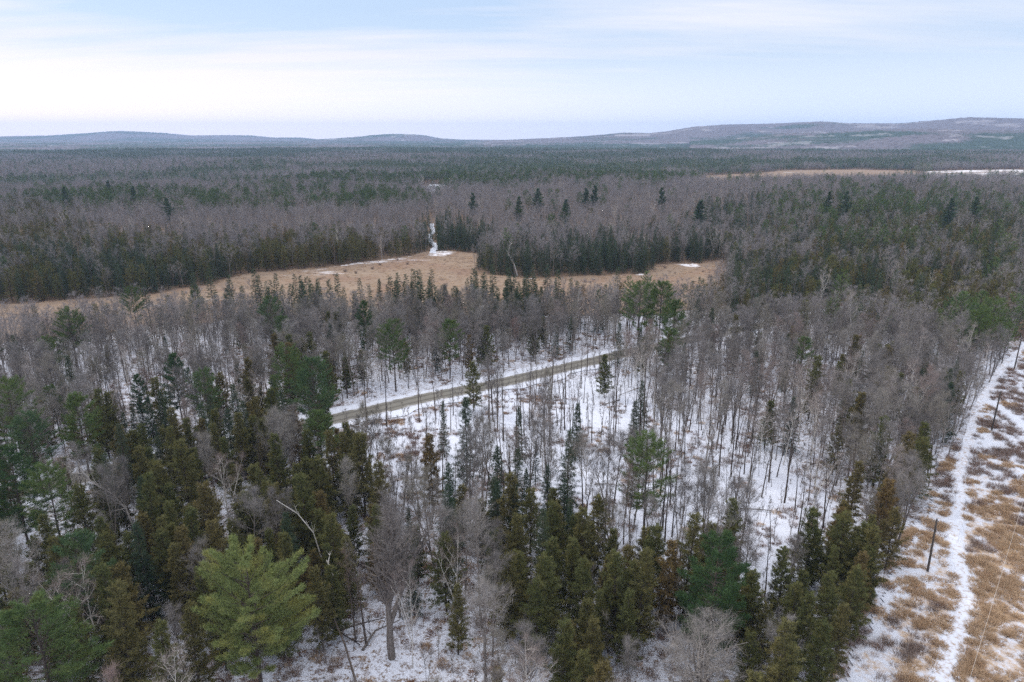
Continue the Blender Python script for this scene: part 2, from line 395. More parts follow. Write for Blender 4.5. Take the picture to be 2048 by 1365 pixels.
def strip(name, pts, w, z, m, label, cat, jit=0.0, sub=3.0, nac=7, snow=None, crown=0.0):
    pts = np.array(pts); seg = np.hypot(*np.diff(pts, axis=0).T); s = np.r_[0, np.cumsum(seg)]
    q = np.arange(0, s[-1], sub)
    # smooth path
    P = np.stack([np.interp(q, s, pts[:, 0]), np.interp(q, s, pts[:, 1])], 1)
    for _ in range(4): P[1:-1] = (P[:-2] + 2 * P[1:-1] + P[2:]) / 4
    T = np.gradient(P, axis=0); T /= np.linalg.norm(T, axis=1, keepdims=True); N = np.stack([T[:, 1], -T[:, 0]], 1)
    a = np.linspace(-1, 1, nac)
    wl = w / 2 * (1 + jit * (vnoise(q / 4, q * 0, 3) - .5) * 2); wr = w / 2 * (1 + jit * (vnoise(q / 4, q * 0 + 9, 4) - .5) * 2)
    W = np.where(a[None] < 0, wl[:, None], wr[:, None]) * a[None]
    X_ = P[:, 0:1] + N[:, 0:1] * W; Y_ = P[:, 1:2] + N[:, 1:2] * W
    Z_ = terrain(X_, Y_) * .3 + z + .14 + crown * (1 - a[None] ** 2)
    me = grid_mesh(name, X_, Y_, Z_, [m], True, {'across': np.broadcast_to(a[None], X_.shape), 'snow': np.full(X_.shape, .9 if snow is None else snow)})
    return tag(link(bpy.data.objects.new(name, me)), label, cat, None, 'structure')
strip('road_verge', ROAD, 11.5, 0.0, M['verge'], 'snowy shoulders along both sides of the gravel road', 'verge', .25, 1.5, 11)
strip('gravel_road', ROAD, 6.0, 0.03, M['gravel'], 'straight grey brown gravel road crossing the woods between snowy shoulders', 'road', .04, 2.5, 13, None, .05)

def poly_sheet(name, poly, z, m, step, snowf, label, cat, wob=0, lift=None):
    """a patch of ground laid on the sheet below, cut out of a fine grid with an uneven outline"""
    P = np.array(poly); x0, y0 = P.min(0) - wob - step; x1, y1 = P.max(0) + wob + step
    gx = np.arange(x0, x1, step); gy = np.arange(y0, y1, step)
    X_, Y_ = np.meshgrid(gx, gy, indexing='ij')
    wx = X_ + wob * 2 * (fbm(X_ / (wob * 3 + 1), Y_ / (wob * 3 + 1), 21) - .5); wy = Y_ + wob * 2 * (fbm(X_ / (wob * 3 + 1), Y_ / (wob * 3 + 1), 33) - .5)
    ins = in_poly(wx, wy, poly)
    keep = ins[:-1, :-1] & ins[1:, :-1] & ins[1:, 1:] & ins[:-1, 1:]
    n, k = X_.shape; i, j = np.nonzero(keep)
    q = np.stack([i * k + j, (i + 1) * k + j, (i + 1) * k + j + 1, i * k + j + 1], 1)
    used, inv = np.unique(q, return_inverse=True); q = inv.reshape(-1, 4)
    xs = X_.ravel()[used]; ys = Y_.ravel()[used]
    b = MB(); zz = (terrain(xs, ys) if lift is None else lift(xs, ys)) + z
    b.add(np.stack([xs, ys, zz], 1), np.concatenate([q[:, [0, 1, 2]], q[:, [0, 2, 3]]]))
    me = b.mesh(name, [m], True)
    at_ = me.attributes.new('snow', 'FLOAT', 'POINT'); at_.data.foreach_set('value', np.asarray(snowf(xs, ys), np.float32))
    return tag(link(bpy.data.objects.new(name, me)), label, cat, None, 'structure')
marsh_edge = G([(640, 536), (740, 524), (830, 511), (858, 503), (910, 502), (965, 508)])
snowspots = [(at(1380, 532), 6), (at(880, 508), 9), (at(1280, 549), 3.5), (at(1060, 557), 3.5)]
def marsh_snow(x, y):
    s = (.75 * fbm(x / 14, y / 14, 131, 2)) * np.exp(-(dist_line(x, y, marsh_edge) / 8) ** 2)
    for (cx, cy), r in snowspots: s = np.maximum(s, (.6 + .8 * fbm(x / 5, y / 5, 133, 2)) * np.exp(-((x - cx) ** 2 + ((y - cy) * .8) ** 2) / r ** 2))
    return s
poly_sheet('marsh', MARSH, .18, M['marsh'], 1.5, marsh_snow, 'open tan grass marsh with thin snow winding between the woods', 'marsh', 4)
poly_sheet('far_meadow', FARM[0], 1.2, M['marsh'], 9, lambda x, y: 0 * x, 'far tan meadow strip below the right hand hills', 'meadow', 6)
poly_sheet('far_meadow', FARM[1], 1.2, M['marsh'], 9, lambda x, y: .55 + .8 * (fbm(x / 60, y / 25, 141, 2) - .5), 'far meadow strip with a white snow line at the right edge', 'meadow', 6)
poly_sheet('snow_clearing', FARM[2], 1.2, M['verge'], 6, lambda x, y: 1 + 0 * x, 'small far snow clearing among the pines near the centre', 'clearing', 5)
strip('snow_trail', TRAILN, 3.0, .1, M['verge'], 'short snowy trail running up into the spruces from the top of the marsh', 'trail', .5, 3, 5)
CR = [(x + 24, y - 17) for x, y in CE]
CLEAR = [(x + (hash2(i, 3) - .5), y) for i, (x, y) in enumerate(CE)] + CR[::-1]
def corr_snow(x, y):
    d = side_clear(x, y)
    s = .56 + .15 * np.exp(-(d / 3.0) ** 2)
    s = s + .22 * sstep(y, 95, 125) - .14 * np.exp(-((d - 10) / 4) ** 2) * sstep(y, 120, 90)
    s = np.maximum(s, 1.05 * np.exp(-(dist_line(x, y, TRACK) / 1.9) ** 2))
    s = np.maximum(s, 1.0 * np.exp(-(dist_line(x, y, TRACK2) / 2.0) ** 2))
    return s
poly_sheet('powerline_clearing', CLEAR, .16, M['corridor'], .6, corr_snow, 'snowy powerline clearing with tan dead grass at the lower right', 'clearing', 1.2)
strip('snow_track', TRACK, 1.9, .05, M['track'], 'packed snow track winding up the powerline clearing', 'track', .5, 1.2, 7)

# ------------------------------------------------------------------ hills
def hill(name, label, sky, R0, depth, front, sp, green, snow, seed, hbase=0, jag=7.0):
    """wooded hill: skyline given as direction/elevation samples, depth in metres"""
    az = [math.degrees(math.atan((u - 1024) / 1365.3 / (CP + (682.5 - v) / 1365.3 * SP))) for u, v in sky]
    ht = []
    for u, v in sky:
        a = (u - 1024) / 1365.3; b = (682.5 - v) / 1365.3; y = CP + b * SP; w = -SP + b * CP
        ht.append(CAMH + R0 * w / math.hypot(a, y) - 2)
    nr = int((front + depth) / sp); na = int(R0 * math.radians(az[-1] - az[0]) / sp)
    r = np.linspace(R0 - front, R0 + depth, nr); a = np.linspace(az[0], az[-1], na)
    Rr, A = np.meshgrid(r, a, indexing='ij')
    H = np.interp(A, az, ht)
    prof = np.where(Rr < R0, sstep(Rr, R0 - front, R0), 1 - .6 * sstep(Rr, R0, R0 + depth))
    Xx = Rr * np.sin(np.radians(A)) + (hash2(*np.meshgrid(np.arange(nr), np.arange(na), indexing='ij'), seed) - .5) * sp * .7
    Yy = Rr * np.cos(np.radians(A)) + (hash2(*np.meshgrid(np.arange(nr), np.arange(na), indexing='ij'), seed + 1) - .5) * sp * .7
    und = (fbm(Xx / 600, Yy / 600, seed + 3) - .5)
    Z = hbase + (H - hbase) * prof * (1 + .5 * und * np.where(Rr < R0, sstep(R0 - Rr, 0, front * .3), 0))
    Z = np.maximum(Z, hbase * .5) + jag * (hash2(*np.meshgrid(np.arange(nr), np.arange(na), indexing='ij'), seed + 2) ** 1.5) + 5
    u_, v_ = proj(Xx, Yy, Z)
    g = green(Xx, Yy, u_, v_); s = snow(Xx, Yy, u_, v_)
    me = grid_mesh(name, Xx, Yy, Z, [M['canopy']], False, {'green': np.clip(g, 0, 1), 'snow': np.clip(s, 0, 1)})
    return tag(link(bpy.data.objects.new(name, me)), label, 'hill', None, 'structure')
def gn(th, s, k=300, w=.08): return lambda x, y, u, v: sstep(fbm(x / k, y / k, s, 4) + .12 * (hash2(x / 9, y / 9, s) - .5), th - w, th + w)
no = lambda x, y, u, v: 0 * x
hill('hill', 'low blue wooded hill far off at the left horizon', [(-400, 274), (0, 275), (100, 273), (180, 268), (215, 265), (250, 264), (330, 268), (380, 273), (460, 272), (505, 273), (545, 277), (600, 277), (640, 281), (760, 283)],
     9000, 900, 1800, 22, gn(.52, 41, 500), no, 101)
hill('hill', 'small dark wooded hill on the horizon just left of centre', [(560, 284), (640, 281), (700, 277), (740, 273), (780, 270), (820, 270.5), (850, 273), (880, 279), (930, 282), (1000, 286)],
     7000, 600, 1000, 18, gn(.45, 43), gn(.70, 44, 120), 111)
hill('hill', 'long pale wooded ridge with snowy openings across the right horizon', [(930, 287), (1000, 283), (1070, 280), (1170, 275), (1250, 268), (1300, 269), (1330, 266), (1390, 256), (1450, 252), (1540, 250), (1640, 246), (1700, 250), (1800, 250), (1880, 243), (1940, 238), (2048, 241), (2200, 238), (2500, 245)],
     5600, 600, 1900, 14, gn(.60, 45), lambda x, y, u, v: .55 * sstep(fbm(x / 160, y / 160, 46, 4), .60, .68) + .8 * (abs(v - 271) < 1.6) * (u > 1230) * (u < 1300), 121)
hill('hill', 'nearer green ridge of pines below the long ridge at the right', [(1380, 286), (1500, 278), (1560, 271), (1680, 268), (1750, 264), (1850, 262), (1950, 264), (2048, 266), (2300, 262), (2500, 268)],
     3700, 400, 1100, 10, gn(.47, 47), lambda x, y, u, v: .6 * sstep(fbm(x / 90, y / 90, 48, 3), .66, .72), 131)
# wooded plain between the built trees and the hills
def plain():
    Xx, Yy, Rr = polar(2300, 7600, 1.0042, -50, 50, 900)
    ii, jj = np.meshgrid(np.arange(Xx.shape[0]), np.arange(Xx.shape[1]), indexing='ij')
    Xx = Xx + (hash2(ii, jj, 5) - .5) * 9; Yy = Yy + (hash2(ii, jj, 6) - .5) * 9
    swell = 12 * (fbm(Xx / 500, Yy / 500, 61) - .5)
    Z = terrain(Xx, Yy) + 5 + swell * sstep(Rr, 2300, 2800) + 9 * hash2(ii, jj, 7) ** 1.4
    u, v = proj(Xx, Yy, Z)
    g = sstep(fbm(Xx / 260, Yy / 260, 62, 4) + .14 * (hash2(ii, jj, 8) - .5) + .16 * np.exp(-((u - 1000) / 700) ** 2), .44, .66)
    s = .5 * sstep(fbm(Xx / 120, Yy / 60, 63, 3), .72, .76)
    me = grid_mesh('distant_woodland', Xx, Yy, Z, [M['canopy']], False, {'green': g, 'snow': s})
    tag(link(bpy.data.objects.new('distant_woodland', me)), 'unbroken mixed forest canopy stretching to the foot of the hills', 'woodland', None, 'stuff')
plain()

# ------------------------------------------------------------------ tree prototypes
def unit(v): v = np.asarray(v, float); return v / (np.linalg.norm(v) + 1e-9)
def path(p, d, L, n, rng, wander=.12, up=.0):
    pts = [np.array(p, float)]; d = unit(d)
    for i in range(n):
        d = unit(d + rng.normal(size=3) * wander + np.array([0, 0, up])); pts.append(pts[-1] + d * L / n)
    return np.array(pts), d
def bare(seed, h, lod, r=None, base=.42, spread=.8, twigs=10, nl=16, lean=.03, thick=.011, twigL=1.0, split=0, lk=1.0):
    rng = np.random.default_rng(seed); tr = MB(); cr = MB()
    n = 8; trunks = []
    d0 = unit([rng.normal() * lean, rng.normal() * lean, 1])
    pts, _ = path([0, 0, -.3], d0, h * .96 + .3, n, rng, .035, .02)
    trunks.append((pts, 1.0))
    for k in range(split):
        i0 = rng.integers(2, 4); a = rng.uniform(0, 6.28)
        q, _ = path(pts[i0], [math.cos(a) * .35, math.sin(a) * .35, 1], h * (.96 - i0 / n) * .95, 6, rng, .05, .03); trunks.append((q, .75))
    K = [6, 4, 3][lod]
    R0 = h * thick
    limbs = []
    for q, kk in trunks:
        m = len(q); rr = R0 * kk * (1 - np.linspace(0, 1, m) * .88)
        tr.tube(q, rr, K)
        cnt = nl if kk == 1 else nl // 2
        for i in range(cnt):
            t = base + (1 - base) * (i + rng.random()) / cnt
            if kk < 1: t = .3 + .7 * (i + rng.random()) / cnt
            f = t * (m - 1); j = min(int(f), m - 2); p = q[j] + (q[j + 1] - q[j]) * (f - j)
            a = i * 2.4 + rng.normal() * .5
            L = h * .34 * spread * (1.15 - .75 * (t - base) / (1 - base + .01)) * rng.uniform(.7, 1.2) * (kk * .5 + .5)
            e = rng.uniform(.55, 1.25)
            limbs.append((p, np.array([math.cos(a) * spread, math.sin(a) * spread, e]), L, lk * max(.012, R0 * kk * (1 - t * .85) * .5)))
        limbs.append((q[-1], np.array([0, 0, 1.]), h * .06, .02))
    TP = []; TD = []
    for p, d, L, rad in limbs:
        q, dd = path(p, d, L, 4, rng, .12, .06)
        (cr if lod else cr).tube(q, np.linspace(rad, rad * .25, 5), [4, 3, 3][lod])
        ns = [7, 5, 3][lod]
        for j in range(ns):
            t = .22 + .78 * (j + rng.random()) / ns; f = t * 4; jj = min(int(f), 3); pp = q[jj] + (q[jj + 1] - q[jj]) * (f - jj)
            d2 = unit(unit(q[jj + 1] - q[jj]) + rng.normal(size=3) * .55 + np.array([0, 0, .15])); L2 = L * .42 * (1.2 - t * .5) * rng.uniform(.7, 1.2)
            if lod < 2:
                q2, _ = path(pp, d2, L2, 2, rng, .12, .05)
                cr.tube(q2, np.array([rad * .4, rad * .25, rad * .08]) + .004, 3)
            else: q2 = np.array([pp, pp + d2 * L2 * .5, pp + d2 * L2])
            k = int(twigs * (1 if lod == 0 else 1.0 if lod == 1 else .4)) + 1
            tt = rng.random(k) * 2; ji = np.minimum(tt.astype(int), 1)
            TP.append(q2[ji] + (q2[ji + 1] - q2[ji]) * (tt - ji)[:, None]); TD.append(d2[None] * .8 + rng.normal(size=(k, 3)) * .55 + np.array([0, 0, .2]))
            if lod == 0:
                TP.append(q2[ji] * .5 + q2[2] * .5 + rng.normal(size=(k, 3)) * .25); TD.append(d2[None] * .8 + rng.normal(size=(k, 3)) * .6 + np.array([0, 0, .2]))
    TP = np.concatenate(TP); TD = np.concatenate(TD)
    w = [.020, .030, .075][lod]
    cr.leaves(TP, TD, rng.uniform(.5, 1.3, len(TP)) * twigL * [1, 1.1, 1.5][lod], w, rng, 1)
    return tr, cr
def conifer(seed, h, R, base, prof, nb, per, lw, ll, lod, droop=0., up=.3, trunk=.012, tuft=0., fan=.5, dense_in=.2, lean=.0, top=.97, gap=0., rv=.2):
    """branches around a stem; each carries 'per' sprays of narrow leaf-sized faces"""
    rng = np.random.default_rng(seed); tr = MB(); cr = MB()
    pts = np.stack([np.linspace(0, lean * h, 7) + rng.normal(size=7) * .04, rng.normal(size=7) * .05, np.linspace(-.3, h * .985, 7)], 1)
    tr.tube(pts, np.linspace(h * trunk, .02, 7), [6, 4, 3][lod])
    P = []; D = []; Ls = []
    for i in range(nb):
        t = base + (top - base) * ((i + rng.random()) / nb)
        if gap and rng.random() < gap * vnoise(t * 14, seed, 2): continue
        a = i * 2.39996 + rng.normal() * .35
        f = t * 6; j = min(int(f), 5); c = pts[j] + (pts[j + 1] - pts[j]) * (f - j); c = c.copy(); c[2] = t * h
        rel = (t - base) / (1 - base)
        L = R * prof(rel) * rng.uniform(1 - rv * 1.3, 1 + rv * .8) + .15
        e = up * (.3 + rel) - droop * (1 - rel)
        d = unit([math.cos(a), math.sin(a), e])
        bend = np.array([0, 0, 1.]) * (tuft * .22 * L - droop * .12 * L)
        if lod < 2 and L > .8:
            tr_pts = np.array([c, c + d * L * .5 + bend * .25, c + d * L * .92 + bend])
            cr.tube(tr_pts, [.035 * L / 3 + .01, .02 * L / 3 + .006, .004], 3, 0)
        k = max(3, int(per * (L / R * 1.2 + .2)))
        s = dense_in + (1 - dense_in) * rng.random(k) ** .75
        side = np.array([-d[1], d[0], 0]); side = unit(side)
        wid = fan * L * (1.05 - s) * rng.uniform(-1, 1, k) * .75
        p = c[None] + d[None] * (s * L)[:, None] + bend[None] * (s ** 2)[:, None] + side[None] * wid[:, None] + rng.normal(size=(k, 3)) * np.array([.05, .05, .06]) * (1 + R * .2)
        dd = d[None] * .8 + side[None] * (np.sign(wid) * rng.uniform(.2, 1, k))[:, None] + np.array([0, 0, up * .6 - droop * .5 + tuft * .5]) + rng.normal(size=(k, 3)) * .3
        P.append(p); D.append(dd); Ls.append(np.full(k, 1.0))
    P = np.concatenate(P); D = np.concatenate(D)
    if lod == 0:   # each spray is a small brush of needles
        m = 4; P = np.repeat(P, m, 0) + rng.normal(size=(len(P) * m, 3)) * .07; D = np.repeat(D / np.linalg.norm(D, axis=1, keepdims=True), m, 0) + rng.normal(size=(len(P), 3)) * .45
    cr.leaves(P, D, ll * rng.uniform(.6, 1.3, len(P)), lw, rng, 1)
    return tr, cr
PR = {}   # kind -> lod -> list of (trunkMB, crownMB, [mats])
def reg(kind, lod, tc, bark, leaf, cb=None):
    PR.setdefault(kind, {}).setdefault(lod, []).append((tc[0], tc[1], M[bark], M[cb or bark], M[leaf]))
cone = lambda e: (lambda r: (1 - r) ** e)
ced = lambda r: min(1, (r + .15) / .30) ** .8 * (1 - r) ** .55 * 1.2 * (.86 + .22 * math.sin(r * 23))
pinep = lambda r: min(1, .45 + r * 2.2) * (1 - r ** 2.4) ** .8
for s in range(5):
    reg('bare_tree', 0, bare(s, 14 + s * .8, 0, spread=.62 + .1 * (s % 3), nl=15, base=.40 + .04 * (s % 3), split=s % 2), 'bark', 'twig')
for s in range(4):
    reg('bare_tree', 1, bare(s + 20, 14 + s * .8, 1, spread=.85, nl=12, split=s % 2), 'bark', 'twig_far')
    reg('slim_tree', 0, bare(s + 40, 14.0 + s * .9, 0, spread=.42, nl=8, base=.54, twigs=2, thick=.0115, twigL=.7, lean=.05), 'dark_bark', 'twig')
    reg('slim_tree', 1, bare(s + 50, 14.0 + s * .9, 1, spread=.5, nl=8, base=.52, twigs=5, thick=.0105), 'bark', 'twig')
    reg('sapling', 0, bare(s + 60, 5 + s * .7, 1, spread=.4, nl=6, base=.35, twigs=4, thick=.007, twigL=.6, lean=.08), 'dark_bark', 'twig')
for s in range(3):
    reg('birch_tree', 0, bare(s + 70, 13.5 + s, 0, spread=.7, nl=11, base=.38, twigs=5, thick=.008, split=1 + s % 2, lean=.07, lk=1.7), 'birch', 'birch_twig', 'birch')
    reg('birch_tree', 1, bare(s + 75, 13.5 + s, 1, spread=.7, nl=10, twigs=4, thick=.0095, split=1, lk=1.8), 'birch', 'birch_twig', 'birch')
for s in range(5):
    reg('cedar_tree', 0, conifer(s + 80, 11.5 + .8 * s, 2.05 + .25 * (s % 3), .10, ced, 150, 30, .065, .30, 0, droop=.1, up=.7, fan=.42, dense_in=.3, rv=.45, gap=.12), 'dark_bark', 'cedar')
    reg('cedar_tree', 1, conifer(s + 90, 11.5 + .8 * s, 2.6, .08, ced, 90, 16, .16, .55, 1, droop=.1, up=.75, fan=.5, dense_in=.3, rv=.4, gap=.1), 'dark_bark', 'cedar')
for s in range(4):
    reg('spruce_tree', 0, conifer(s + 100, 12.5 + s, 1.9 + .2 * s, .07, cone(.85), 170, 26, .05, .24, 0, droop=.35, up=.35, fan=.38, dense_in=.12, rv=.4, gap=.35), 'dark_bark', 'spruce')
    reg('spruce_tree', 1, conifer(s + 110, 12.5 + s, 2.1, .06, cone(.85), 100, 14, .15, .5, 1, droop=.35, up=.35, fan=.5, dense_in=.12), 'dark_bark', 'spruce')
for s in range(4):
    reg('pine_tree', 0, conifer(s + 120, 17 + s, 4.2 + .3 * s, .30, pinep, 110, 70, .05, .34, 0, up=.55, tuft=.7, fan=.5, dense_in=.35, gap=.5), 'dark_bark', 'pine')
    reg('pine_tree', 1, conifer(s + 130, 16.5 + s, 3.6, .32, pinep, 60, 34, .15, .6, 1, up=.55, tuft=.7, fan=.5, dense_in=.35, gap=.5), 'dark_bark', 'pine')
# far patches: about a dozen small trees on a 20 m tile
def patch(seed, kind):
    rng = np.random.default_rng(seed); b = MB()
    for i in range(13):
        x, y = rng.uniform(-11, 11, 2); 
        con = rng.random() < {'bare': .07, 'green': .80, 'mixed': .40}[kind]
        if con:
            h = rng.uniform(9, 19.5); R = rng.uniform(1.8, 3.8); k = 90
            rd = rng.choice([1.3, 2.6, 3.5]); t = rng.random(k) ** .8; a = rng.uniform(0, 6.28, k); rr = R * (1 - t ** rd) * rng.uniform(.4, 1, k)
            p = np.stack([x + rr * np.cos(a), y + rr * np.sin(a), h * (.25 + .72 * t)], 1)
            d = np.stack([np.cos(a), np.sin(a), .3 + rng.normal(size=k) * .5], 1)
            b.leaves(p, d, rng.uniform(.8, 1.6, k), .6, rng, 2)
        else:
            h = rng.uniform(9.5, 17); R = rng.uniform(2.2, 4.0); k = 150
            b.tube([[x, y, 0], [x, y, h * .8]], [.14, .06], 3, 0)
            u = rng.normal(size=(k, 3)); u /= np.linalg.norm(u, axis=1, keepdims=True); u *= rng.random((k, 1)) ** .35
            p = np.array([x, y, h * .66]) + u * np.array([R, R, h * .32])
            d = u * .9 + np.array([0, 0, .25]) + rng.normal(size=(k, 3)) * .6
            b.leaves(p, d, rng.uniform(1.1, 1.9, k), .12, rng, 1)
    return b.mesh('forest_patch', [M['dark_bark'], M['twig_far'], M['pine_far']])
JM = {}; SM = {}
def joined(kind, lod, i):
    if (kind, lod, i) not in JM:
        t, c, b0, cb, lf = PR[kind][lod][i]; b = MB(); b.merge(t)
        b.merge(c, 1)
        JM[kind, lod, i] = b.mesh(kind, [b0, cb, lf])
    return JM[kind, lod, i]
def parts(kind, lod, i):
    if (kind, lod, i) not in SM:
        t, c, b0, cb, lf = PR[kind][lod][i]
        SM[kind, lod, i] = (t.mesh('trunk', [b0], True), c.mesh('crown', [cb, lf]))
    return SM[kind, lod, i]

# ------------------------------------------------------------------ where each kind grows (kept as areas of the photographed ground)
BL = [  # u, v of the crown, radii, kind, weight
 (230, 1040, 420, 210, 'cedar_tree', 4.6), (230, 1040, 420, 210, 'spruce_tree', .9), (60, 900, 150, 110, 'pine_tree', .5), (170, 850, 120, 60, 'pine_tree', .2), (120, 900, 220, 110, 'spruce_tree', 1.2),
 (120, 1290, 220, 110, 'cedar_tree', 3.5), (110, 1290, 150, 110, 'pine_tree', .7), (560, 900, 190, 150, 'cedar_tree', 2.6), (600, 1060, 150, 90, 'cedar_tree', 4.0), (880, 1180, 90, 60, 'cedar_tree', 2.0), (700, 1060, 120, 50, 'cedar_tree', 2.0), (1000, 1130, 90, 90, 'cedar_tree', 2.0),
 (620, 790, 90, 80, 'cedar_tree', 1.5), (450, 820, 200, 60, 'spruce_tree', 1.0), (300, 840, 120, 60, 'cedar_tree', .8), (1070, 960, 100, 80, 'spruce_tree', 2.6), (1060, 1000, 130, 60, 'cedar_tree', 1.6),
 (1190, 1180, 190, 120, 'cedar_tree', 7), (1120, 1080, 90, 60, 'cedar_tree', 3.5), (860, 1330, 260, 60, 'cedar_tree', 1.2), (900, 1030, 240, 50, 'cedar_tree', 1.6), (940, 1000, 220, 60, 'spruce_tree', 1.2), (1420, 1180, 110, 140, 'cedar_tree', 5), (1600, 1250, 170, 120, 'cedar_tree', 9), (1620, 1130, 110, 60, 'cedar_tree', 1.5), (1250, 1340, 300, 80, 'cedar_tree', 4),
 (1850, 930, 100, 130, 'cedar_tree', .35), (1900, 800, 80, 120, 'spruce_tree', .25), (1920, 760, 80, 150, 'cedar_tree', .2), (1740, 860, 120, 90, 'cedar_tree', .15),
 (700, 590, 330, 20, 'spruce_tree', 1.6), (700, 575, 300, 16, 'spruce_tree', 2.0), (1050, 590, 120, 18, 'spruce_tree', 1.2),
 (180, 520, 330, 62, 'cedar_tree', 2.4), (180, 530, 340, 50, 'spruce_tree', 3.0), (650, 495, 200, 34, 'cedar_tree', 4), (900, 475, 75, 40, 'spruce_tree', 5), (990, 530, 55, 26, 'spruce_tree', 7),
 (1220, 515, 230, 40, 'spruce_tree', 8), (1230, 535, 240, 20, 'spruce_tree', 9), (1560, 540, 170, 50, 'spruce_tree', 2.4), (1560, 540, 170, 50, 'cedar_tree', 1.6), (1850, 490, 280, 100, 'cedar_tree', 1.7), (1850, 470, 280, 90, 'spruce_tree', 1.3),
 (1850, 440, 260, 60, 'pine_tree', .5), (1250, 452, 300, 22, 'spruce_tree', .35), (1480, 440, 110, 50, 'spruce_tree', 1.2), (230, 395, 200, 20, 'pine_tree', 1.3), (560, 395, 240, 20, 'pine_tree', 1.0), (60, 450, 100, 50, 'cedar_tree', .9),
 (1150, 395, 350, 25, 'pine_tree', .03), (1700, 400, 200, 30, 'pine_tree', .12), (1960, 640, 80, 60, 'pine_tree', .6), (1950, 560, 110, 60, 'cedar_tree', 1.2), (930, 345, 500, 20, 'pine_tree', 1.6), (300, 312, 400, 10, 'pine_tree', 4)]
KINDS = ['bare_tree', 'birch_tree', 'cedar_tree', 'spruce_tree', 'pine_tree']
def weights(u, v, x, y):
    W = {'bare_tree': np.ones_like(u), 'birch_tree': np.full_like(u, .06), 'cedar_tree': np.full_like(u, .05), 'spruce_tree': np.full_like(u, .045), 'pine_tree': np.full_like(u, .012)}
    fr = np.where(np.hypot(x, y) > 340, .3, 1.0); W['cedar_tree'] *= fr; W['spruce_tree'] *= fr; W['pine_tree'] *= fr
    for cu, cv, ru, rv, k, w in BL:
        q = ((u - cu) / ru) ** 2 + ((v - cv) / rv) ** 2
        W[k] = W[k] + w * np.exp(-q ** 2)
    sc_ = side_clear(x, y); W['cedar_tree'] = W['cedar_tree'] + 3.5 * np.exp(-((sc_ + 3) / 5) ** 2) * sstep(y, 100, 84)
    cl = fbm(x / 16, y / 16, 71, 2); c2 = fbm(x / 22, y / 22, 75, 2); c3 = fbm(x / 40, y / 40, 78, 2)
    W['cedar_tree'] *= .55 + 1.3 * sstep(cl, .40, .6); W['spruce_tree'] *= .45 + 1.4 * sstep(c2, .42, .6); W['pine_tree'] *= .3 + 1.8 * sstep(c3, .48, .64)
    W['birch_tree'] *= .3 + 2 * sstep(c3, .6, .45)
    return W
DN = [  # thinning of the stand, by the ground position: u, v, ru, rv, factor
 (880, 915, 170, 70, .10), (760, 880, 90, 50, .12), (1170, 850, 180, 60, .62), (1220, 960, 130, 70, .34), (1480, 1000, 140, 90, .62), (1590, 1080, 90, 90, .5), (1530, 1180, 50, 80, .25),
 (240, 790, 130, 26, .3), (430, 770, 120, 30, .35), (330, 985, 60, 60, .35), (640, 850, 90, 40, .3), (500, 1020, 50, 60, .4),
 (780, 1330, 170, 90, .62), (1335, 1330, 40, 80, .1), (1500, 880, 150, 60, .75), (620, 1400, 110, 100, .8)]
def density(x, y):
    u, v = proj(x, y, 0 * x); d = np.ones_like(u)
    for cu, cv, ru, rv, f in DN:
        q = ((u - cu) / ru) ** 2 + ((v - cv) / rv) ** 2
        d = np.minimum(d, f + (1 - f) * sstep(np.sqrt(q), .6, 1.15))
    d = np.where(side_clear(x, y) > -7, 1, d)
    ry = np.interp(x, [p[0] for p in ROAD], [p[1] for p in ROAD]); b = ry - y
    nr = (b > 0) & (b < 26) & (u > 700) & (u < 1230)
    d = np.where(nr, np.minimum(d, .36 + .25 * fbm(x / 9, y / 9, 81, 2)), d)
    d = np.where((b > 0) & (b < 22) & (u < 640), 1.0, d)
    d = np.where((b < 0) & (b > -8) & (u > 560), np.minimum(d, .65), d)
    return d
def field(cell, r0, r1, seed):
    g = np.arange(-int(r1 / cell) - 1, int(r1 / cell) + 2); gy = np.arange(int(20 / cell), int(r1 / cell) + 2)
    I, J = np.meshgrid(g, gy, indexing='ij'); I = I.ravel(); J = J.ravel()
    x = (I + .08 + .84 * hash2(I, J, seed)) * cell; y = (J + .08 + .84 * hash2(I, J, seed + 1)) * cell
    r = np.hypot(x, y); k = (r >= r0) & (r < r1) & (np.abs(x) < y * .80 + 14)
    x, y, I, J = x[k], y[k], I[k], J[k]
    u_, v_ = proj(x, y, 0 * x); ok = dist_line(x, y, ROAD) > np.where((u_ < 640) | (u_ > 1270), 3.7, 6.6)
    ok &= (side_clear(x, y) < -.6) | (side_clear(x, y) > 27)
    ok &= ~in_poly(x, y, MARSH)
    for p in FARM: ok &= ~in_poly(x, y, p)
    ok &= dist_line(x, y, TRAILN) > 1.9
    return x[ok], y[ok], I[ok], J[ok]
TREES = []   # (kind, lod, variant, x, y, z, rot, scale, height, leanx, leany)
HERO = []    # positions reserved for hand placed trees
def thero(u, v, h): return at(u, v, h)
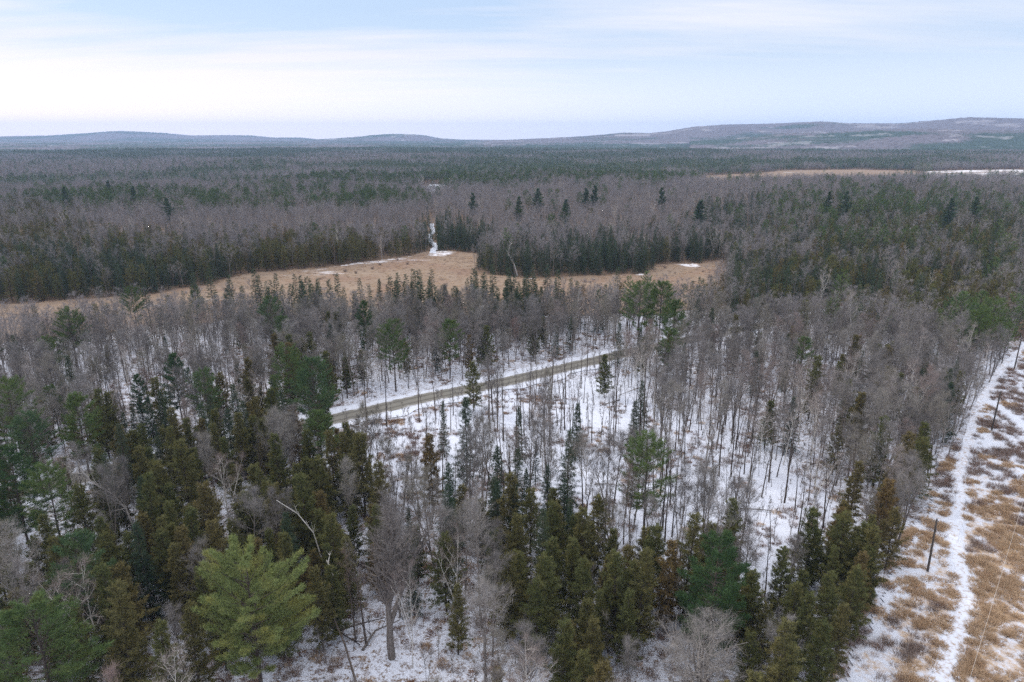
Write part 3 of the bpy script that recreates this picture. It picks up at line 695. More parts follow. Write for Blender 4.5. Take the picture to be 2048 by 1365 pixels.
# hand placed: (kind, crown-top pixel, height, width factor, prototype key, label)
HP = [
 ('pine_tree', 485, 1092, 20, 1.08, 'big', 'large bright yellow green pine with feathery spreading boughs at the lower left'),
 ('pine_tree', 60, 1205, 17, 1.35, None, 'broad green pine filling the bottom left corner'),
 ('pine_tree', 1440, 1062, 18.5, 1.05, 'dark', 'tall dense deep green pine behind the sprawling bare tree at the bottom'),
 ('pine_tree', 345, 706, 15.5, .95, 'dark', 'layered dark green pine standing alone over snow left of the road'),
 ('pine_tree', 272, 748, 11, .85, 'dark', 'short round topped pine just left of the layered pine'),
 ('pine_tree', 570, 688, 19, 1.0, None, 'tall pine behind a second pine left of the road end'),
 ('pine_tree', 622, 716, 20, 1.0, None, 'tall olive green pine beside the left end of the visible road'),
 ('pine_tree', 1283, 560, 21, 1.1, None, 'leftmost of three big pines clustered behind the far end of the road'),
 ('pine_tree', 1325, 563, 21, 1.05, None, 'middle one of three big pines clustered behind the far end of the road'),
 ('pine_tree', 1352, 600, 18, 1.05, None, 'rightmost and lowest of three big pines behind the far end of the road'),
 ('pine_tree', 260, 570, 17, .9, None, 'lone bright pine standing against the left tail of the marsh'),
 ('pine_tree', 388, 572, 13, .8, None, 'small pine in bare woods below the narrow part of the marsh'),
 ('pine_tree', 538, 590, 17, .95, None, 'lone green pine in bare woods below the spruces of the marsh edge'),
 ('pine_tree', 727, 600, 17, .85, 'dark', 'lone dark pine in bare woods below the wide part of the marsh'),
 ('pine_tree', 148, 790, 17, 1.0, None, 'tall green pine above the left foreground thicket'),
 ('pine_tree', 50, 825, 16, 1.1, None, 'green pine left of the tall one above the left thicket'),
 ('pine_tree', 12, 890, 17, 1.1, 'dark', 'dark green pine cut by the left edge of the view'),
 ('pine_tree', 1995, 592, 18, 1.05, None, 'olive pine leaning over the far end of the powerline clearing'),
 ('bare_tree', 765, 1005, 21, 1.15, 'fan', 'big bare tree with a fan of fine brown branches above the snowy gap'),
 ('bare_tree', 1415, 1250, 12, 1.3, 'sprawl', 'sprawling bare tree with pale twisting limbs at the bottom edge'),
 ('birch_tree', 1055, 1285, 13, 1.0, None, 'white limbed bare birch at the bottom edge left of centre right cedars'),
 ('birch_tree', 322, 1305, 12, 1.1, None, 'pale bare crown poking up at the bottom edge beside the bright pine'),
 ('birch_tree', 155, 1130, 15, 1.15, None, 'spreading whitish bare birch in the dark lower left thicket'),
 ('birch_tree', 130, 905, 13, .9, None, 'forked white birch among dark conifers at the left'),
 ('birch_tree', 905, 1060, 14, .8, None, 'twin stemmed white birch right of the big fan shaped bare tree'),
 ('birch_tree', 815, 1130, 14, .8, None, 'leaning white birch close behind the big fan shaped bare tree'),
 ('birch_tree', 1715, 585, 15, 1.2, None, 'broad pale bare tree standing out of the grey woods at the right'),
 ('birch_tree', 1650, 535, 15, 1.0, None, 'pale bare tree beyond the broad pale one at the right'),
 ('birch_tree', 955, 960, 14, .7, None, 'thin white birch rising beside the dark spruces in the centre'),
 ('spruce_tree', 930, 792, 17, .95, None, 'tall narrow spruce standing on the snow just below the road'),
 ('spruce_tree', 1038, 812, 12, .8, None, 'slim spruce right of the tall narrow one below the road'),
 ('spruce_tree', 885, 800, 12, .7, None, 'thin ragged spruce left of the tall narrow one below the road'),
 ('spruce_tree', 1072, 880, 9, .9, None, 'pointed dark fir at the edge of the snowy gap in the centre'),
 ('spruce_tree', 952, 540, 13, 1.1, None, 'tall dark spruce at the right tip of the open marsh'),
 ('spruce_tree', 758, 556, 14, 1.0, None, 'tall dark spruce against the tan marsh right of its widest part'),
 ('cedar_tree', 195, 785, 14, .9, None, 'rusty orange topped cedar right of the tall pine at the left'),
 ('cedar_tree', 360, 890, 14, 1.0, None, 'bronze tipped cedar over the snow gap at the left'),
 ('cedar_tree', 720, 880, 14, 1.05, None, 'olive cedar at the left edge of the snowy clearing'),
 ('cedar_tree', 1075, 1170, 11, 1.0, None, 'golden brown cedar at the bottom in the centre right group'),
 ('cedar_tree', 1130, 1250, 11, 1.1, None, 'broad golden cedar lowest in the centre right group'),
 ('spruce_tree', 270, 1040, 15, 1.0, None, 'deep green pointed spruce in the middle of the left thicket'),
]
# special prototypes
SPEC = {
 ('pine_tree', 'big'): (conifer(301, 21, 6.0, .22, pinep, 150, 165, .05, .40, 0, up=.55, tuft=1.1, fan=.34, dense_in=.30, gap=.8, rv=.42), 'dark_bark', 'pine_bright', None, 21),
 ('pine_tree', 'dark'): (conifer(302, 17, 3.9, .15, pinep, 120, 70, .055, .34, 0, up=.45, tuft=.5, fan=.5, dense_in=.35, gap=.4), 'dark_bark', 'pine_dark', None, 17),
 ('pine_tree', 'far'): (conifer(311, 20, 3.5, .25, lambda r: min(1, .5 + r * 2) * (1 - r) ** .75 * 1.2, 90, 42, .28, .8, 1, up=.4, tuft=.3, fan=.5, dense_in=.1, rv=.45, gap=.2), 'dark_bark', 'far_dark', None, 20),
 ('bare_tree', 'fan'): (bare(303, 21, 0, spread=.6, nl=44, base=.36, twigs=3, thick=.020, lk=1.3, split=2, twigL=1.0), 'bark', 'twig', None, 21),
 ('bare_tree', 'sprawl'): (bare(304, 13, 0, spread=1.35, nl=26, base=.22, twigs=6, thick=.018, split=3, twigL=.9), 'bark', 'twig', 'grey_limb', 13),
}
for k, (tc, b0, lf, cb, h) in SPEC.items():
    PR.setdefault(k[0] + '_' + k[1], {})[0] = [(tc[0], tc[1], M[b0], M[cb or b0], M[lf])]
HEIGHT = {'bare_tree': lambda i, l: 14 + i * .8, 'slim_tree': lambda i, l: 14.0 + i * .9, 'sapling': lambda i, l: 5 + i * .7, 'birch_tree': lambda i, l: 13.5 + i,
          'cedar_tree': lambda i, l: (10.7 if l == 0 else 11.5) + .8 * i, 'spruce_tree': lambda i, l: 12.5 + i, 'pine_tree': lambda i, l: (17 if l == 0 else 16.5) + i}

def place_all():
    hx = np.array([thero(p[1], p[2], p[3]) for p in HP])
    hr = np.array([{'pine_tree': 4.2, 'bare_tree': 3.4, 'birch_tree': 2.4, 'spruce_tree': 2.2, 'cedar_tree': 2.2}[p[0]] * p[4] for p in HP])
    hr[0] = 6.5
    # keep the view onto each hand placed crown open: no other tree right in front of it
    for cell, r0, r1, lod, seed in ((3.5, 38, 400, 0, 1), (5.2, 400, 950, 1, 2)):
        x, y, I, J = field(cell, r0, r1, seed)
        h0 = hash2(I, J, 11)
        keep = h0 < density(x, y) * .97
        for (cx, cy), cr_ in zip(hx, hr):
            keep &= np.hypot(x - cx, y - cy) > cr_
            rc = math.hypot(cx, cy)
            if rc < 320:
                ux, uy = cx / rc, cy / rc
                al = (cx - x) * ux + (cy - y) * uy; ac = np.abs((cx - x) * uy - (cy - y) * ux)
                keep &= ~((al > 0) & (al < (16 if rc < 90 else 12)) & (ac < cr_ * .75) & (hash2(I, J, 13) < .85))
        uc, vc = proj(x, y, np.full_like(x, 11.)); 
        keep &= vc < 1500
        # open views over the snowy gaps at the bottom: no near crowns there
        keep &= ~((uc > 600) & (uc < 970) & (vc > 1130) & (hash2(I, J, 14) < np.where(vc > 1200, .55, .25)))
        keep &= ~((uc > 1270) & (uc < 1345) & (vc > 1230) & (hash2(I, J, 15) < .8))
        x, y, I, J, uc, vc = (q[keep] for q in (x, y, I, J, uc, vc))
        W = weights(uc, vc, x, y); tot = sum(W.values()); rr = hash2(I, J, 12) * tot; acc = 0 * rr; kind = np.full(len(x), 'bare_tree', dtype=object); done = np.zeros(len(x), bool)
        for k in KINDS:
            acc = acc + W[k]; sel = (~done) & (rr < acc); kind[sel] = k; done |= sel
        dn = density(x, y)
        z = terrain(x, y)
        for i in range(len(x)):
            k = kind[i]; a, b, c, d = (float(hash2(I[i], J[i], 20 + q)) for q in range(4))
            r = math.hypot(x[i], y[i]); l = lod if r > 0 else 0
            ub, vb = proj(x[i], y[i], 0.0)
            if k == 'bare_tree' and 650 < ub < 1720 and 770 < vb < 1160 and d < .6: k = 'slim_tree'
            if dn[i] < .72 and (k == 'bare_tree' or (r < 230 and c < .75)): k = 'slim_tree'
            if lod == 0 and r > 210: l = 1
            n = len(PR[k][l]); vi = int(a * n) % n
            s = (.66 + .46 * b) * (.93 if k in ('bare_tree', 'slim_tree') else .95)
            if k == 'slim_tree': s *= .95
            if 150 < y[i] < 235: s *= .93 if k in ('bare_tree', 'slim_tree', 'pine_tree') else .95
            if k == 'spruce_tree' and 198 < y[i] < 236: s *= 1.3
            TREES.append([k, l, vi, float(x[i]), float(y[i]), float(z[i]), c * 6.283, s, HEIGHT[k](vi, l) * s, (a - .5) * .07, (d - .5) * .07, s * (.85 + .3 * d)])
    # saplings and small firs under the trees
    x, y, I, J = field(3.0, 40, 190, 5)
    k = hash2(I, J, 31) < .36 + .3 * in_poly(x, y, SNOWGAP); x, y, I, J = x[k], y[k], I[k], J[k]
    for i in range(len(x)):
        a, b, c = (float(hash2(I[i], J[i], 40 + q)) for q in range(3))
        kk = 'sapling'
        TREES.append([kk, 0, int(a * 4), float(x[i]), float(y[i]), 0.0, c * 6.28, .5 + .7 * b, (5 + int(a * 4) * .7) * (.5 + .7 * b), (a - .5) * .2, (b - .5) * .2, .5 + .7 * b])
place_all()

# ------------------------------------------------------------------ make objects: nearest 300 of a kind are things, the rest one stuff object per kind
CATS = {'bare_tree': 'bare tree', 'birch_tree': 'birch tree', 'cedar_tree': 'cedar tree', 'spruce_tree': 'spruce tree', 'pine_tree': 'pine tree', 'sapling': 'sapling'}
GRP = {'bare_tree': 'bare leafless trees of the wood', 'birch_tree': 'white barked birches of the wood', 'cedar_tree': 'olive cedars of the wood', 'spruce_tree': 'dark spruces of the wood', 'pine_tree': 'green pines of the wood', 'sapling': 'thin saplings under the trees'}
LOOK = {'bare_tree': 'bare grey tree', 'birch_tree': 'white bare birch', 'cedar_tree': 'dense olive cedar', 'spruce_tree': 'dark pointed spruce', 'pine_tree': 'green feathery pine', 'sapling': 'thin leafless sapling'}
def where(x, y, h):
    u, v = proj(x, y, h * .5); u = float(u)
    side = float(side_clear(np.array([x]), np.array([y]))[0]); dr = float(dist_line(np.array([x]), np.array([y]), ROAD)[0])
    ry = float(np.interp(x, [p[0] for p in ROAD], [p[1] for p in ROAD]))
    col = ['by the left edge', 'at far left', 'at left', 'left of centre', 'right of centre', 'at right', 'at far right', 'by the right edge'][min(7, max(0, int(u / 256)))]
    if side > -7: z = 'along the clearing edge'
    elif y < ry and dr < 14: z = 'just below the gravel road'
    elif y >= ry and dr < 14: z = 'just beyond the gravel road'
    elif y < ry:
        r = math.hypot(x, y)
        z = 'nearest the camera' if r < 66 else 'in the lower foreground' if r < 82 else 'in the foreground thicket' if r < 102 else 'halfway to the road' if r < 128 else 'in woods below the road'
    else: z = 'between road and marsh' if y < 240 else 'beyond the marsh' if y > 330 else 'beside the marsh'
    return z, col
def obj_tree(k, pk, lod, vi, x, y, z, rot, sx, sz, lx, ly, label, group, near):
    if near:
        root = bpy.data.objects.new(k, None); root.empty_display_size = .5; link(root)
        tm, cm = parts(pk, lod, vi)
        link(bpy.data.objects.new('trunk', tm), root); link(bpy.data.objects.new('crown', cm), root)
    else:
        root = link(bpy.data.objects.new(k, joined(pk, lod, vi)))
    root.location = (x, y, z); root.rotation_euler = (lx, ly, rot); root.scale = (sx, sx, sz)
    return tag(root, label, CATS[k], group)
for k, u, v, h, w, key, label in HP:
    x, y = thero(u, v, h); z = float(terrain(np.array([x]), np.array([y]))[0])
    if key: pk, vi, H0 = k + '_' + key, 0, SPEC[k, key][4]
    else: pk = k; vi = int(hash2(int(u), int(v), 3) * len(PR[k][0])); H0 = HEIGHT[k](vi, 0)
    s = h / H0
    obj_tree(k, pk, 0, vi, x, y, z, float(hash2(int(u), int(v), 4)) * 6.28, s * w, s, 0, 0, label, GRP[k] if k != 'bare_tree' else None, True)
for u, v, h, label in [(1038, 392, 20, 'lone pine rising from bare woods far beyond the marsh, near the centre'), (1076, 376, 21, 'lone pine up the slope from the central lone pine beyond the marsh'),
                      (1132, 398, 17, 'short dark pine right of the central lone pine beyond the marsh'), (1172, 376, 20, 'left one of a pair of far pines in the purple woods right of centre'),
                      (1190, 370, 21, 'right one of a pair of far pines in the purple woods right of centre'), (1325, 374, 21, 'single far pine in purple woods above the right arm of the marsh'),
                      (1130, 408, 16, 'small far spruce like pine below the short dark pine'), (945, 385, 19, 'far broad pine above the snowy trail end'),
                      (265, 372, 20, 'tall far pine in the dark pine row at the left'), (127, 372, 20, 'wide far pine in the pine row near the left edge'), (215, 360, 21, 'round far pine topping the pine row at the left'),
                      (332, 395, 19, 'lower far pine right of the left pine row'), (1402, 400, 20, 'far pine standing left of a twin crowned clump at the right'), (1660, 382, 22, 'left crown of the big far twin pines at the right'),
                      (1695, 382, 22, 'right crown of the big far twin pines at the right'), (1905, 395, 21, 'tall far pine in the dark mixed woods near the right edge'), (1955, 392, 21, 'far pine beside the tall one near the right edge')]:
    h += 3; x, y = thero(u, v, h)
    for _ in range(4): x, y = thero(u, v, h + float(terrain(np.array([x]), np.array([y]))[0]))
    vi = int(hash2(u, v, 3) * 4)
    obj_tree('pine_tree', 'pine_tree_far', 0, 0, x, y, float(terrain(np.array([x]), np.array([y]))[0]), u * 1.0, 1.0 + .12 * vi, h / 20, 0, 0, label, GRP['pine_tree'], False)
rest = []
byk = {}
for t in TREES:
    k = 'bare_tree' if t[0] == 'slim_tree' else t[0]
    u, v = proj(t[3], t[4], t[8] * .75); ut, vt = proj(t[3], t[4], t[8] * .95)
    seen = 6 < u < 2042 and vt < 1350
    byk.setdefault(k, []).append((math.hypot(t[3], t[4]) if seen else 1e9, t))
named = {}
for k, L in byk.items():
    L.sort(key=lambda q: q[0])
    nhero = sum(1 for p in HP if p[0] == k)
    for n, (r, t) in enumerate(L):
        if r < 1e8 and n < 300 - nhero - (17 if k == 'pine_tree' else 0):
            pk, lod, vi, x, y, z, rot, sx, h, lx, ly, sz = t
            zo, col = where(x, y, h)
            H = {'bare_tree': (12, 14.2), 'birch_tree': (12, 13.8), 'cedar_tree': (10.6, 12.6), 'spruce_tree': (11.5, 13.5), 'pine_tree': (15, 17), 'sapling': (4, 5.5)}[k]
            size = 'short' if h < H[0] else 'tall' if h > H[1] else 'medium'
            lab = f"{size} {'slender ' if pk == 'slim_tree' else ''}{LOOK[k]} {zo}, {col}"
            named.setdefault(lab, []).append((float(proj(x, y, h * .7)[0]), obj_tree(k, pk, lod, vi, x, y, z, rot, sx, h / HEIGHT[pk](vi, lod), lx, ly, lab, GRP[k], r < 175 and k != 'sapling')))
        else:
            rest.append((k, t))

ORD = 'second third fourth fifth sixth seventh eighth ninth tenth eleventh twelfth thirteenth fourteenth fifteenth sixteenth seventeenth eighteenth nineteenth twentieth'.split()
def number(named):
    """look-alikes in one stretch of wood are told apart by their order from the left"""
    for lab, L in named.items():
        if len(L) == 1: continue
        if len(L) > 30:
            L.sort(key=lambda q: q[1].location.y); h = len(L) // 2
            number({lab + ', nearer half': L[:h], lab + ', farther half': L[h:]}); continue
        L.sort(key=lambda q: q[0]); n = len(L)
        for i, (u, o) in enumerate(L):
            k = n - 1 - i
            w = 'leftmost' if i == 0 else 'rightmost' if k == 0 else (ORD[i - 1] + ' from left') if i <= k and i <= 19 else (ORD[k - 1] + ' from right')
            o['label'] = w + ' ' + lab
number(named)
def proto_coll(name, meshes):
    c = bpy.data.collections.new(name)
    for i, m in enumerate(meshes):
        o = bpy.data.objects.new(f'{name}_{i:02d}', m); c.objects.link(o)
    return c
def scatter(name, coll, P, Rt, S, Ix, label, cat):
    me = bpy.data.meshes.new(name); n = len(P)
    me.vertices.add(n); me.vertices.foreach_set('co', np.asarray(P, np.float32).ravel())
    a = me.attributes.new('rot', 'FLOAT_VECTOR', 'POINT'); a.data.foreach_set('vector', np.asarray(Rt, np.float32).ravel())
    a = me.attributes.new('scl', 'FLOAT_VECTOR', 'POINT'); a.data.foreach_set('vector', np.asarray(S, np.float32).ravel())
    a = me.attributes.new('idx', 'INT', 'POINT'); a.data.foreach_set('value', np.asarray(Ix, np.int32))
    o = link(bpy.data.objects.new(name, me))
    g = bpy.data.node_groups.new(name, 'GeometryNodeTree')
    g.interface.new_socket('Geometry', in_out='INPUT', socket_type='NodeSocketGeometry'); g.interface.new_socket('Geometry', in_out='OUTPUT', socket_type='NodeSocketGeometry')
    N = g.nodes; L = g.links
    gi = N.new('NodeGroupInput'); go = N.new('NodeGroupOutput'); ip = N.new('GeometryNodeInstanceOnPoints'); mp = N.new('GeometryNodeMeshToPoints')
    ci = N.new('GeometryNodeCollectionInfo'); ci.inputs['Collection'].default_value = coll; ci.inputs['Separate Children'].default_value = True; ci.inputs['Reset Children'].default_value = True
    def na(nm, ty):
        q = N.new('GeometryNodeInputNamedAttribute'); q.data_type = ty; q.inputs['Name'].default_value = nm
        return [s for s in q.outputs if s.enabled and s.name == 'Attribute'][0]
    e = N.new('FunctionNodeEulerToRotation')
    L.new(gi.outputs[0], mp.inputs[0]); L.new(mp.outputs[0], ip.inputs['Points']); L.new(ci.outputs[0], ip.inputs['Instance']); ip.inputs['Pick Instance'].default_value = True
    L.new(na('idx', 'INT'), ip.inputs['Instance Index']); L.new(na('rot', 'FLOAT_VECTOR'), e.inputs[0]); L.new(e.outputs[0], ip.inputs['Rotation'])
    L.new(na('scl', 'FLOAT_VECTOR'), ip.inputs['Scale']); L.new(ip.outputs[0], go.inputs[0])
    md = o.modifiers.new('scatter', 'NODES'); md.node_group = g
    return tag(o, label, cat, None, 'stuff')
SL = {'bare_tree': 'mass of bare purple grey deciduous trees filling the woods', 'birch_tree': 'pale birches scattered through the farther woods', 'cedar_tree': 'dark olive cedars massed through the farther woods',
      'spruce_tree': 'dark spruces massed around and beyond the marsh', 'pine_tree': 'green pines dotted through the farther woods', 'sapling': 'thin young saplings crowding the forest floor'}
for k in byk:
    T = [t for kk, t in rest if kk == k]
    if not T: continue
    keys = sorted({(t[0], t[1], t[2]) for t in T}); ix = {q: i for i, q in enumerate(keys)}
    c = proto_coll('proto_' + k, [joined(*q) for q in keys])
    scatter(k + 's', c, [(t[3], t[4], t[5]) for t in T], [(t[9], t[10], t[6]) for t in T], [(t[7], t[7], t[8] / HEIGHT[t[0]](t[2], t[1])) for t in T],
            [ix[(t[0], t[1], t[2])] for t in T], SL[k], 'woodland')
# far patches 950 m .. 2600 m
pm = [patch(400 + i, ['bare', 'green', 'mixed'][i % 3]) for i in range(12)]
pc = proto_coll('proto_patch', pm)
def far():
    x, y, I, J = field(17.0, 935, 2700, 9)
    u, v = proj(x, y, np.full_like(x, 12.))
    W = weights(u, v, x, y)
    big = fbm(x / 240, y / 240, 91, 3); fine = fbm(x / 45, y / 45, 92, 2)
    lb = .08 * np.exp(-((v - 350) / 14) ** 2) * (u < 760)                       # purple hardwood band at the left
    gf = (big - .5) * 1.9 + (fine - .5) * .8 - .03 + .22 * np.exp(-(((u - 1050) / 480) ** 2 + ((v - 325) / 32) ** 2)) + .26 * np.exp(-((v - 303) / 13) ** 2) * (u < 900) - 2.2 * lb
    gf = gf - .14 * np.exp(-((v - 362) / 16) ** 2) * (u > 1250) + .10 * (u > 1400) * (v < 338)
    kd = np.where(gf > .16, 1, np.where(gf > .09, 2, 0))
    vi = (hash2(I, J, 93) * 4).astype(int)
    z = terrain(x, y); s = .8 + .35 * hash2(I, J, 94)
    scatter('far_forest', pc, np.stack([x, y, z], 1), np.stack([0 * x, 0 * x, hash2(I, J, 95) * 6.28], 1), np.stack([1.0 + 0 * s, 1.0 + 0 * s, s], 1), vi * 3 + kd,
            'far woods of green pine belts and purple grey hardwoods', 'woodland')
far()

# ------------------------------------------------------------------ grass, brush, logs
def tuft(seed, n, R, h, w, m, up=1.0, name='tuft'):
    rng = np.random.default_rng(seed); b = MB()
    a = rng.uniform(0, 6.28, n); r = R * rng.random(n) ** .6
    p = np.stack([r * np.cos(a), r * np.sin(a), 0 * a], 1); d = np.stack([np.cos(a) * .6, np.sin(a) * .6, up + 0 * a], 1) + rng.normal(size=(n, 3)) * .35
    d[:, 2] = np.abs(d[:, 2]) + .1
    b.leaves(p, d, h * rng.uniform(.5, 1.2, n), w, rng)
    return b.mesh(name, [m])
gm = [tuft(500 + i, 110, .55, .65, .045, M['grass'], .55) for i in range(4)] + [tuft(510 + i, 60, .5, 1.1, .03, M['brush'], 1.0) for i in range(3)] + [tuft(520 + i, 70, .5, .5, .06, M['rust_leaf'], .5) for i in range(2)]
gc = proto_coll('proto_tuft', gm)
def ground_cover():
    rng = np.random.default_rng(7); P = []; Ix = []; S = []
    # clearing
    n = 30000; t = rng.random(n); y = 45 + 175 * t ** 1.3; xe = np.interp(y, [p[1] for p in CE], [p[0] for p in CE]); x = xe + rng.uniform(-1, 24, n)
    cl = .5 * fbm(x / 3.6, y / 3.6, 111, 3) + .5 * fbm(x / 1.2, y / 1.2, 112, 2); d = side_clear(x, y); dt = np.minimum(dist_line(x, y, TRACK), dist_line(x, y, TRACK2) * .7)
    want = (.36 + .10 * sstep(y, 100, 125)) * sstep(cl + .10 * sstep(y, 100, 125) + .10 * np.exp(-((d - 10) / 4) ** 2) * (y < 110) - .10 * sstep(y, 95, 130) - .02 * np.exp(-(d / 2.0) ** 2), .40, .66)
    k = (rng.random(n) < want) & (dt > 1.1)
    br = (fbm(x / 7, y / 7, 115, 2) + .25 * sstep(y, 100, 130)) > .60
    for xx, yy, b_ in zip(x[k], y[k], br[k]):
        P.append((xx, yy, .15)); Ix.append(rng.integers(4, 7) if b_ else rng.integers(0, 4)); q = rng.uniform(.6, 1.3); S.append((q, q, q * .9))
    # forest floor brush
    n = 15000; r = 60 + 150 * rng.random(n) ** .8; a = rng.uniform(-.72, .72, n); x = r * np.sin(a); y = r * np.cos(a)
    k = (dist_line(x, y, ROAD) > 6) & (side_clear(x, y) < 0) & (fbm(x / 6, y / 6, 117, 2) > .5 + .07 * in_poly(x, y, SNOWGAP))
    for xx, yy in zip(x[k], y[k]):
        P.append((xx, yy, 0)); Ix.append(rng.choice([4, 5, 6, 6, 4, 5, 7, 8, 0])); q = rng.uniform(.5, 1.2); S.append((q, q, q))
    # road-side russet patches and marsh edge reeds
    for (u, v, n_) in ((775, 845, 50), (740, 870, 30), (815, 912, 60), (1080, 800, 40), (1180, 900, 25), (1210, 1010, 40)):
        cx, cy = at(u, v)
        for _ in range(n_): P.append((cx + rng.normal() * 3.5, cy + rng.normal() * 1.3, 0)); Ix.append(rng.choice([7, 8, 0, 5])); q = rng.uniform(.6, 1.3); S.append((q, q, q))
    n = 12000; MX = np.array(MARSH); x = rng.uniform(-200, 110, n); y = rng.uniform(225, 372, n); k = in_poly(x, y, MARSH)
    for xx, yy in zip(x[k], y[k]):
        P.append((xx, yy, .15)); Ix.append(rng.choice([0, 1, 2, 3, 4, 6])); q = rng.uniform(.4, 1.2); S.append((q, q, q * .55))
    P = np.array(P); P[:, 2] += terrain(P[:, 0], P[:, 1])
    scatter('dead_grass', gc, P, np.stack([0 * P[:, 0], 0 * P[:, 0], rng.uniform(0, 6.28, len(P))], 1), S, Ix, 'tufts of tan dead grass and brown brush poking through the snow', 'dead grass')
ground_cover()
# shrubs: leafless bushes standing in the marsh and clearing
def marsh_shrubs():
    rng = np.random.default_rng(17)
    ms = []
    for i in range(3):
        b = MB(); n = 90; a = rng.uniform(0, 6.28, n)
        d = np.stack([np.cos(a) * .7, np.sin(a) * .7, rng.uniform(.5, 1.6, n)], 1); p = rng.normal(size=(n, 3)) * np.array([.25, .25, 0])
        b.leaves(p, d, rng.uniform(1.2, 2.6, n), .07, rng)
        q = p + d / np.linalg.norm(d, axis=1, keepdims=True) * rng.uniform(.6, 1.4, (n, 1)); b.leaves(q, d + rng.normal(size=(n, 3)) * .6, rng.uniform(.5, 1.2, n), .05, rng)
        ms.append(b.mesh('shrub', [M['brush']]))
    spots = [(668, 552), (690, 545), (712, 548), (745, 540), (700, 530), (760, 532), (640, 560), (1330, 538), (1350, 548), (1405, 545), (1420, 556), (795, 522), (815, 530), (600, 556), (1300, 560), (1250, 565), (1170, 566), (1090, 570)]
    nm = {}
    for i, (u, v) in enumerate(spots):
        x, y = at(u, v); o = link(bpy.data.objects.new('shrub', ms[i % 3])); o.location = (x, y, .15); s = rng.uniform(.4, .95); o.scale = (s, s, s); o.rotation_euler.z = rng.uniform(0, 6)
        l = 'small leafless brown bush on the marsh ' + ('left of its middle' if u < 720 else 'near its top edge' if u < 900 else 'in its right arm')
        tag(o, l, 'shrub', 'small bushes dotted over the marsh'); nm.setdefault(l, []).append((u, o))
    number(nm)
marsh_shrubs()
def log(pts, r, m, label, name='fallen_log', branches=0, seed=0, cat='log'):
    rng = np.random.default_rng(seed); b = MB(); q = np.array(pts, float); n = len(q)
    b.tube(q, np.linspace(r, r * .4, n), 7)
    for i in range(branches):
        t = rng.uniform(.35, .98) * (n - 1); j = min(int(t), n - 2); p = q[j] + (q[j + 1] - q[j]) * (t - j)
        d = unit(unit(q[j + 1] - q[j]) + rng.normal(size=3) * .7 + np.array([0, 0, .3])); L = rng.uniform(.8, 2.6)
        pp, _ = path(p, d, L, 3, rng, .15, .05); b.tube(pp, np.linspace(r * .35, .01, 4), 4)
        for _ in range(3):
            j = rng.integers(1, 3); p2, _ = path(pp[j], d + rng.normal(size=3) * .6, L * .5, 2, rng, .15); b.tube(p2, [r * .16, .01, .005], 3)
    o = b.build(name, [M[m]], None, True); return tag(o, label, cat)
def g3(u, v, z=.2): x, y = at(u, v, z); return (x, y, z)
log([g3(628, 1232, .3), g3(680, 1265, .8), g3(720, 1290, .3)], .16, 'dark_bark', 'dark fallen trunk lying on snow left of the big fan tree', seed=1, branches=4)
log([g3(675, 1262, .8), g3(720, 1248, 1.5), g3(770, 1236, 2.2)], .13, 'dark_bark', 'dark leaning log propped across the snow behind the big fan tree', seed=2, branches=3)
log([g3(725, 1300, .2), g3(750, 1262, .6), g3(800, 1240, .4)], .15, 'bark', 'log half buried in snow beside the base of the big fan tree', seed=3, branches=2)
log([g3(905, 1190, 3.5), g3(925, 1212, 1.6), g3(905, 1232, .2)], .11, 'bark', 'thin leaning log right of the leaning white birch', seed=4, branches=2)
log([(lambda p: (p[0], p[1], 0.0))(g3(712, 1365, 0)), g3(690, 1290, 2.4), g3(665, 1230, 4.2), g3(632, 1222, 5.5)], .14, 'dark_bark', 'bent dead trunk arching up over the snow at the bottom', 'dead_tree', 6, 5, 'dead tree')
bx, by = at(680, 1260)
log([(bx, by, -.2), (bx - .1, by + .1, 3), (bx - .5, by, 6), (bx - .4, by + .1, 8.5), (bx - .9, by, 10.2)], .19, 'birch', 'broken topped white birch snag standing over the snowy gap', 'birch_snag', 2, 6, 'dead tree')
bx, by = at(655, 1180)
log([(bx, by, -.2), (bx - .4, by, 5), (bx - 1.2, by, 9), (bx - 3.0, by - .2, 12), (bx - 5.6, by - .2, 14)], .10, 'birch', 'thin white birch bowed over to the left beside the bright pine', 'birch_snag', 5, 7, 'dead tree')
bx, by = at(275, 1100)
log([(bx, by, -.2), (bx, by, 4), (bx - .6, by, 7), (bx - 2.4, by, 9.5), (bx - 5.0, by, 11.5), (bx - 6.2, by, 13.5)], .17, 'pale', 'bleached dead tree with crooked limbs over the left thicket', 'dead_tree', 26, 8, 'dead tree')
bx, by = at(1035, 552)
log([(bx, by, -.2), (bx - 1.5, by, 5), (bx - 4, by, 10), (bx - 3, by, 15)], .38, 'pale', 'white dead tree leaning over the marsh beside the spruce island', 'dead_tree', 30, 9, 'dead tree')
log([g3(1785, 1018, .4), g3(1810, 1022, .9), g3(1838, 1012, 1.5)], .09, 'pale', 'pale fallen stem poking from the forest edge above the nearest pole', seed=10, branches=3)
log([g3(1772, 1068, .2), g3(1782, 1040, .8), g3(1790, 1030, 1.4)], .10, 'pale', 'short pale leaning stem at the forest edge left of the nearest pole', seed=11, branches=3)
log([g3(1950, 1226, .25), g3(1959, 1229, .25), g3(1968, 1232, .25)], .13, 'pale', 'short pale log lying in the tan grass right of the track', seed=12)
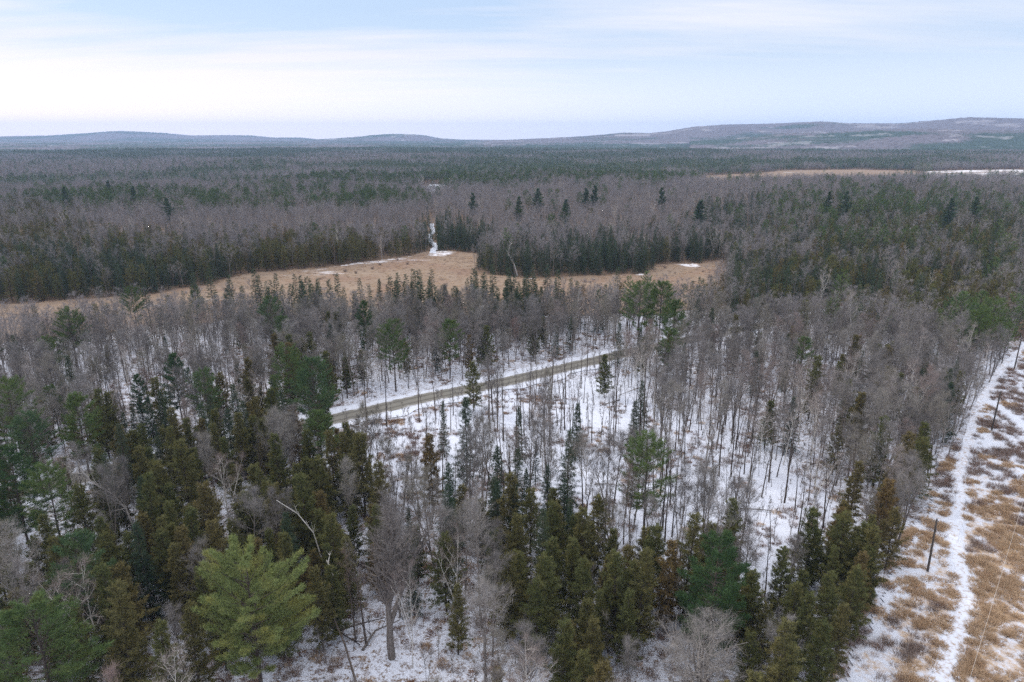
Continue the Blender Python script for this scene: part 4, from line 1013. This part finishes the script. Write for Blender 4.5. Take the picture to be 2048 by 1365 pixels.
for i, (a, b_, l) in enumerate([((700, 850), (740, 866), 'dark branch on the snow at the left end of the clearing'), ((1240, 800), (1200, 812), 'fallen trunk in brush below the far part of the road'),
                            ((1290, 772), (1240, 790), 'long fallen trunk nearest the far part of the road'), ((1345, 795), (1380, 815), 'fallen trunk at the right side of the snowy clearing'),
                            ((1530, 812), (1590, 830), 'dark log lying among slim trunks right of centre'), ((1480, 1018), (1545, 1022), 'curved fallen stem on snow in the lower right clearing'),
                            ((1190, 968), (1245, 972), 'grey log lying in the middle of the snowy clearing'), ((1005, 905), (1000, 915), 'short dark stub on the snow beside the central spruces'),
                            ((1620, 930), (1665, 915), 'fallen pole on the snow near the right thicket'), ((1040, 885), (1052, 875), 'dark stump end among the spruces below the road')]):
    A = g3(*a); B = g3(*b_); log([A, tuple((p + q) / 2 + .08 for p, q in zip(A, B)), B], .13, ['bark', 'dark_bark'][i % 2], l, seed=30 + i, branches=3)

# ------------------------------------------------------------------ poles and wire
PN = ['nearest utility pole, bare dark wood, beside the track in the clearing', 'middle utility pole of the clearing, above the brown brush', 'farthest small utility pole at the upper end of the clearing']
def pole(x, y, h, label, lean):
    root = link(bpy.data.objects.new('utility_pole', None)); root.location = (x, y, 0); root.rotation_euler = (0, lean, 0)
    tag(root, label, 'utility pole', 'utility poles along the clearing')
    b = MB(); b.tube([(0, 0, -.5), (0, 0, h * .5), (0, 0, h - .02), (0, 0, h), (0, 0, h + .001)], [.17, .145, .12, .12, .001], 10); b.build('shaft', [M['pole']], root, True)
    b = MB(); b.tube([(0, 0, h + .002), (0, 0, h + .12), (0, 0, h + .13)], [.05, .05, .09], 8); b.tube([(0, 0, h + .13), (0, 0, h + .2), (0, 0, h + .25), (0, 0, h + .26)], [.09, .10, .06, .001], 8); b.build('insulator', [M['metal']], root, True)
    b = MB(); b.box((.16, 0, h - 1.6), .06, .16, .22); b.build('bracket', [M['metal']], root)
    return root
for (x, y), l, n in zip(POLES, PN, range(3)): pole(x, y, [8.6, 8.9, 9.0][n], l, [-.02, .015, .01][n])
# sagging line on the far side of the track
a = np.array(at(1948, 1330, 9)); b_ = np.array(at(2020, 1090, 9)); d = (b_ - a) / np.linalg.norm(b_ - a)
p0 = a - d * 25; n = 60; s = np.linspace(0, 130, n)
pts = np.stack([p0[0] + d[0] * s, p0[1] + d[1] * s, 9.3 - .6 * np.sin(s / 130 * math.pi)], 1)
w_ = MB(); w_.tube(pts, .015, 5)
tag(w_.build('power_line', [M['wire']], None, True), 'thin pale overhead line sagging along the right side of the clearing', 'power line')

# ------------------------------------------------------------------ haze
hb = MB(); hb.box((0, 5200, 115), 21000, 11600, 260)
hm = bpy.data.materials.new('haze'); hm.use_nodes = True; t = NT(hm.node_tree)
pv = t.add('ShaderNodeVolumePrincipled'); pv.inputs['Color'].default_value = (.46, .65, 1.0, 1); pv.inputs['Density'].default_value = 8.5e-5; pv.inputs['Anisotropy'].default_value = 0.1
o = t.add('ShaderNodeOutputMaterial'); t.l.new(pv.outputs[0], o.inputs['Volume'])
ho = hb.build('haze', [hm]); tag(ho, 'thin pale blue winter air over the whole landscape', 'haze', None, 'stuff')
print('TREES', len(TREES), 'objs', len(sc.objects))
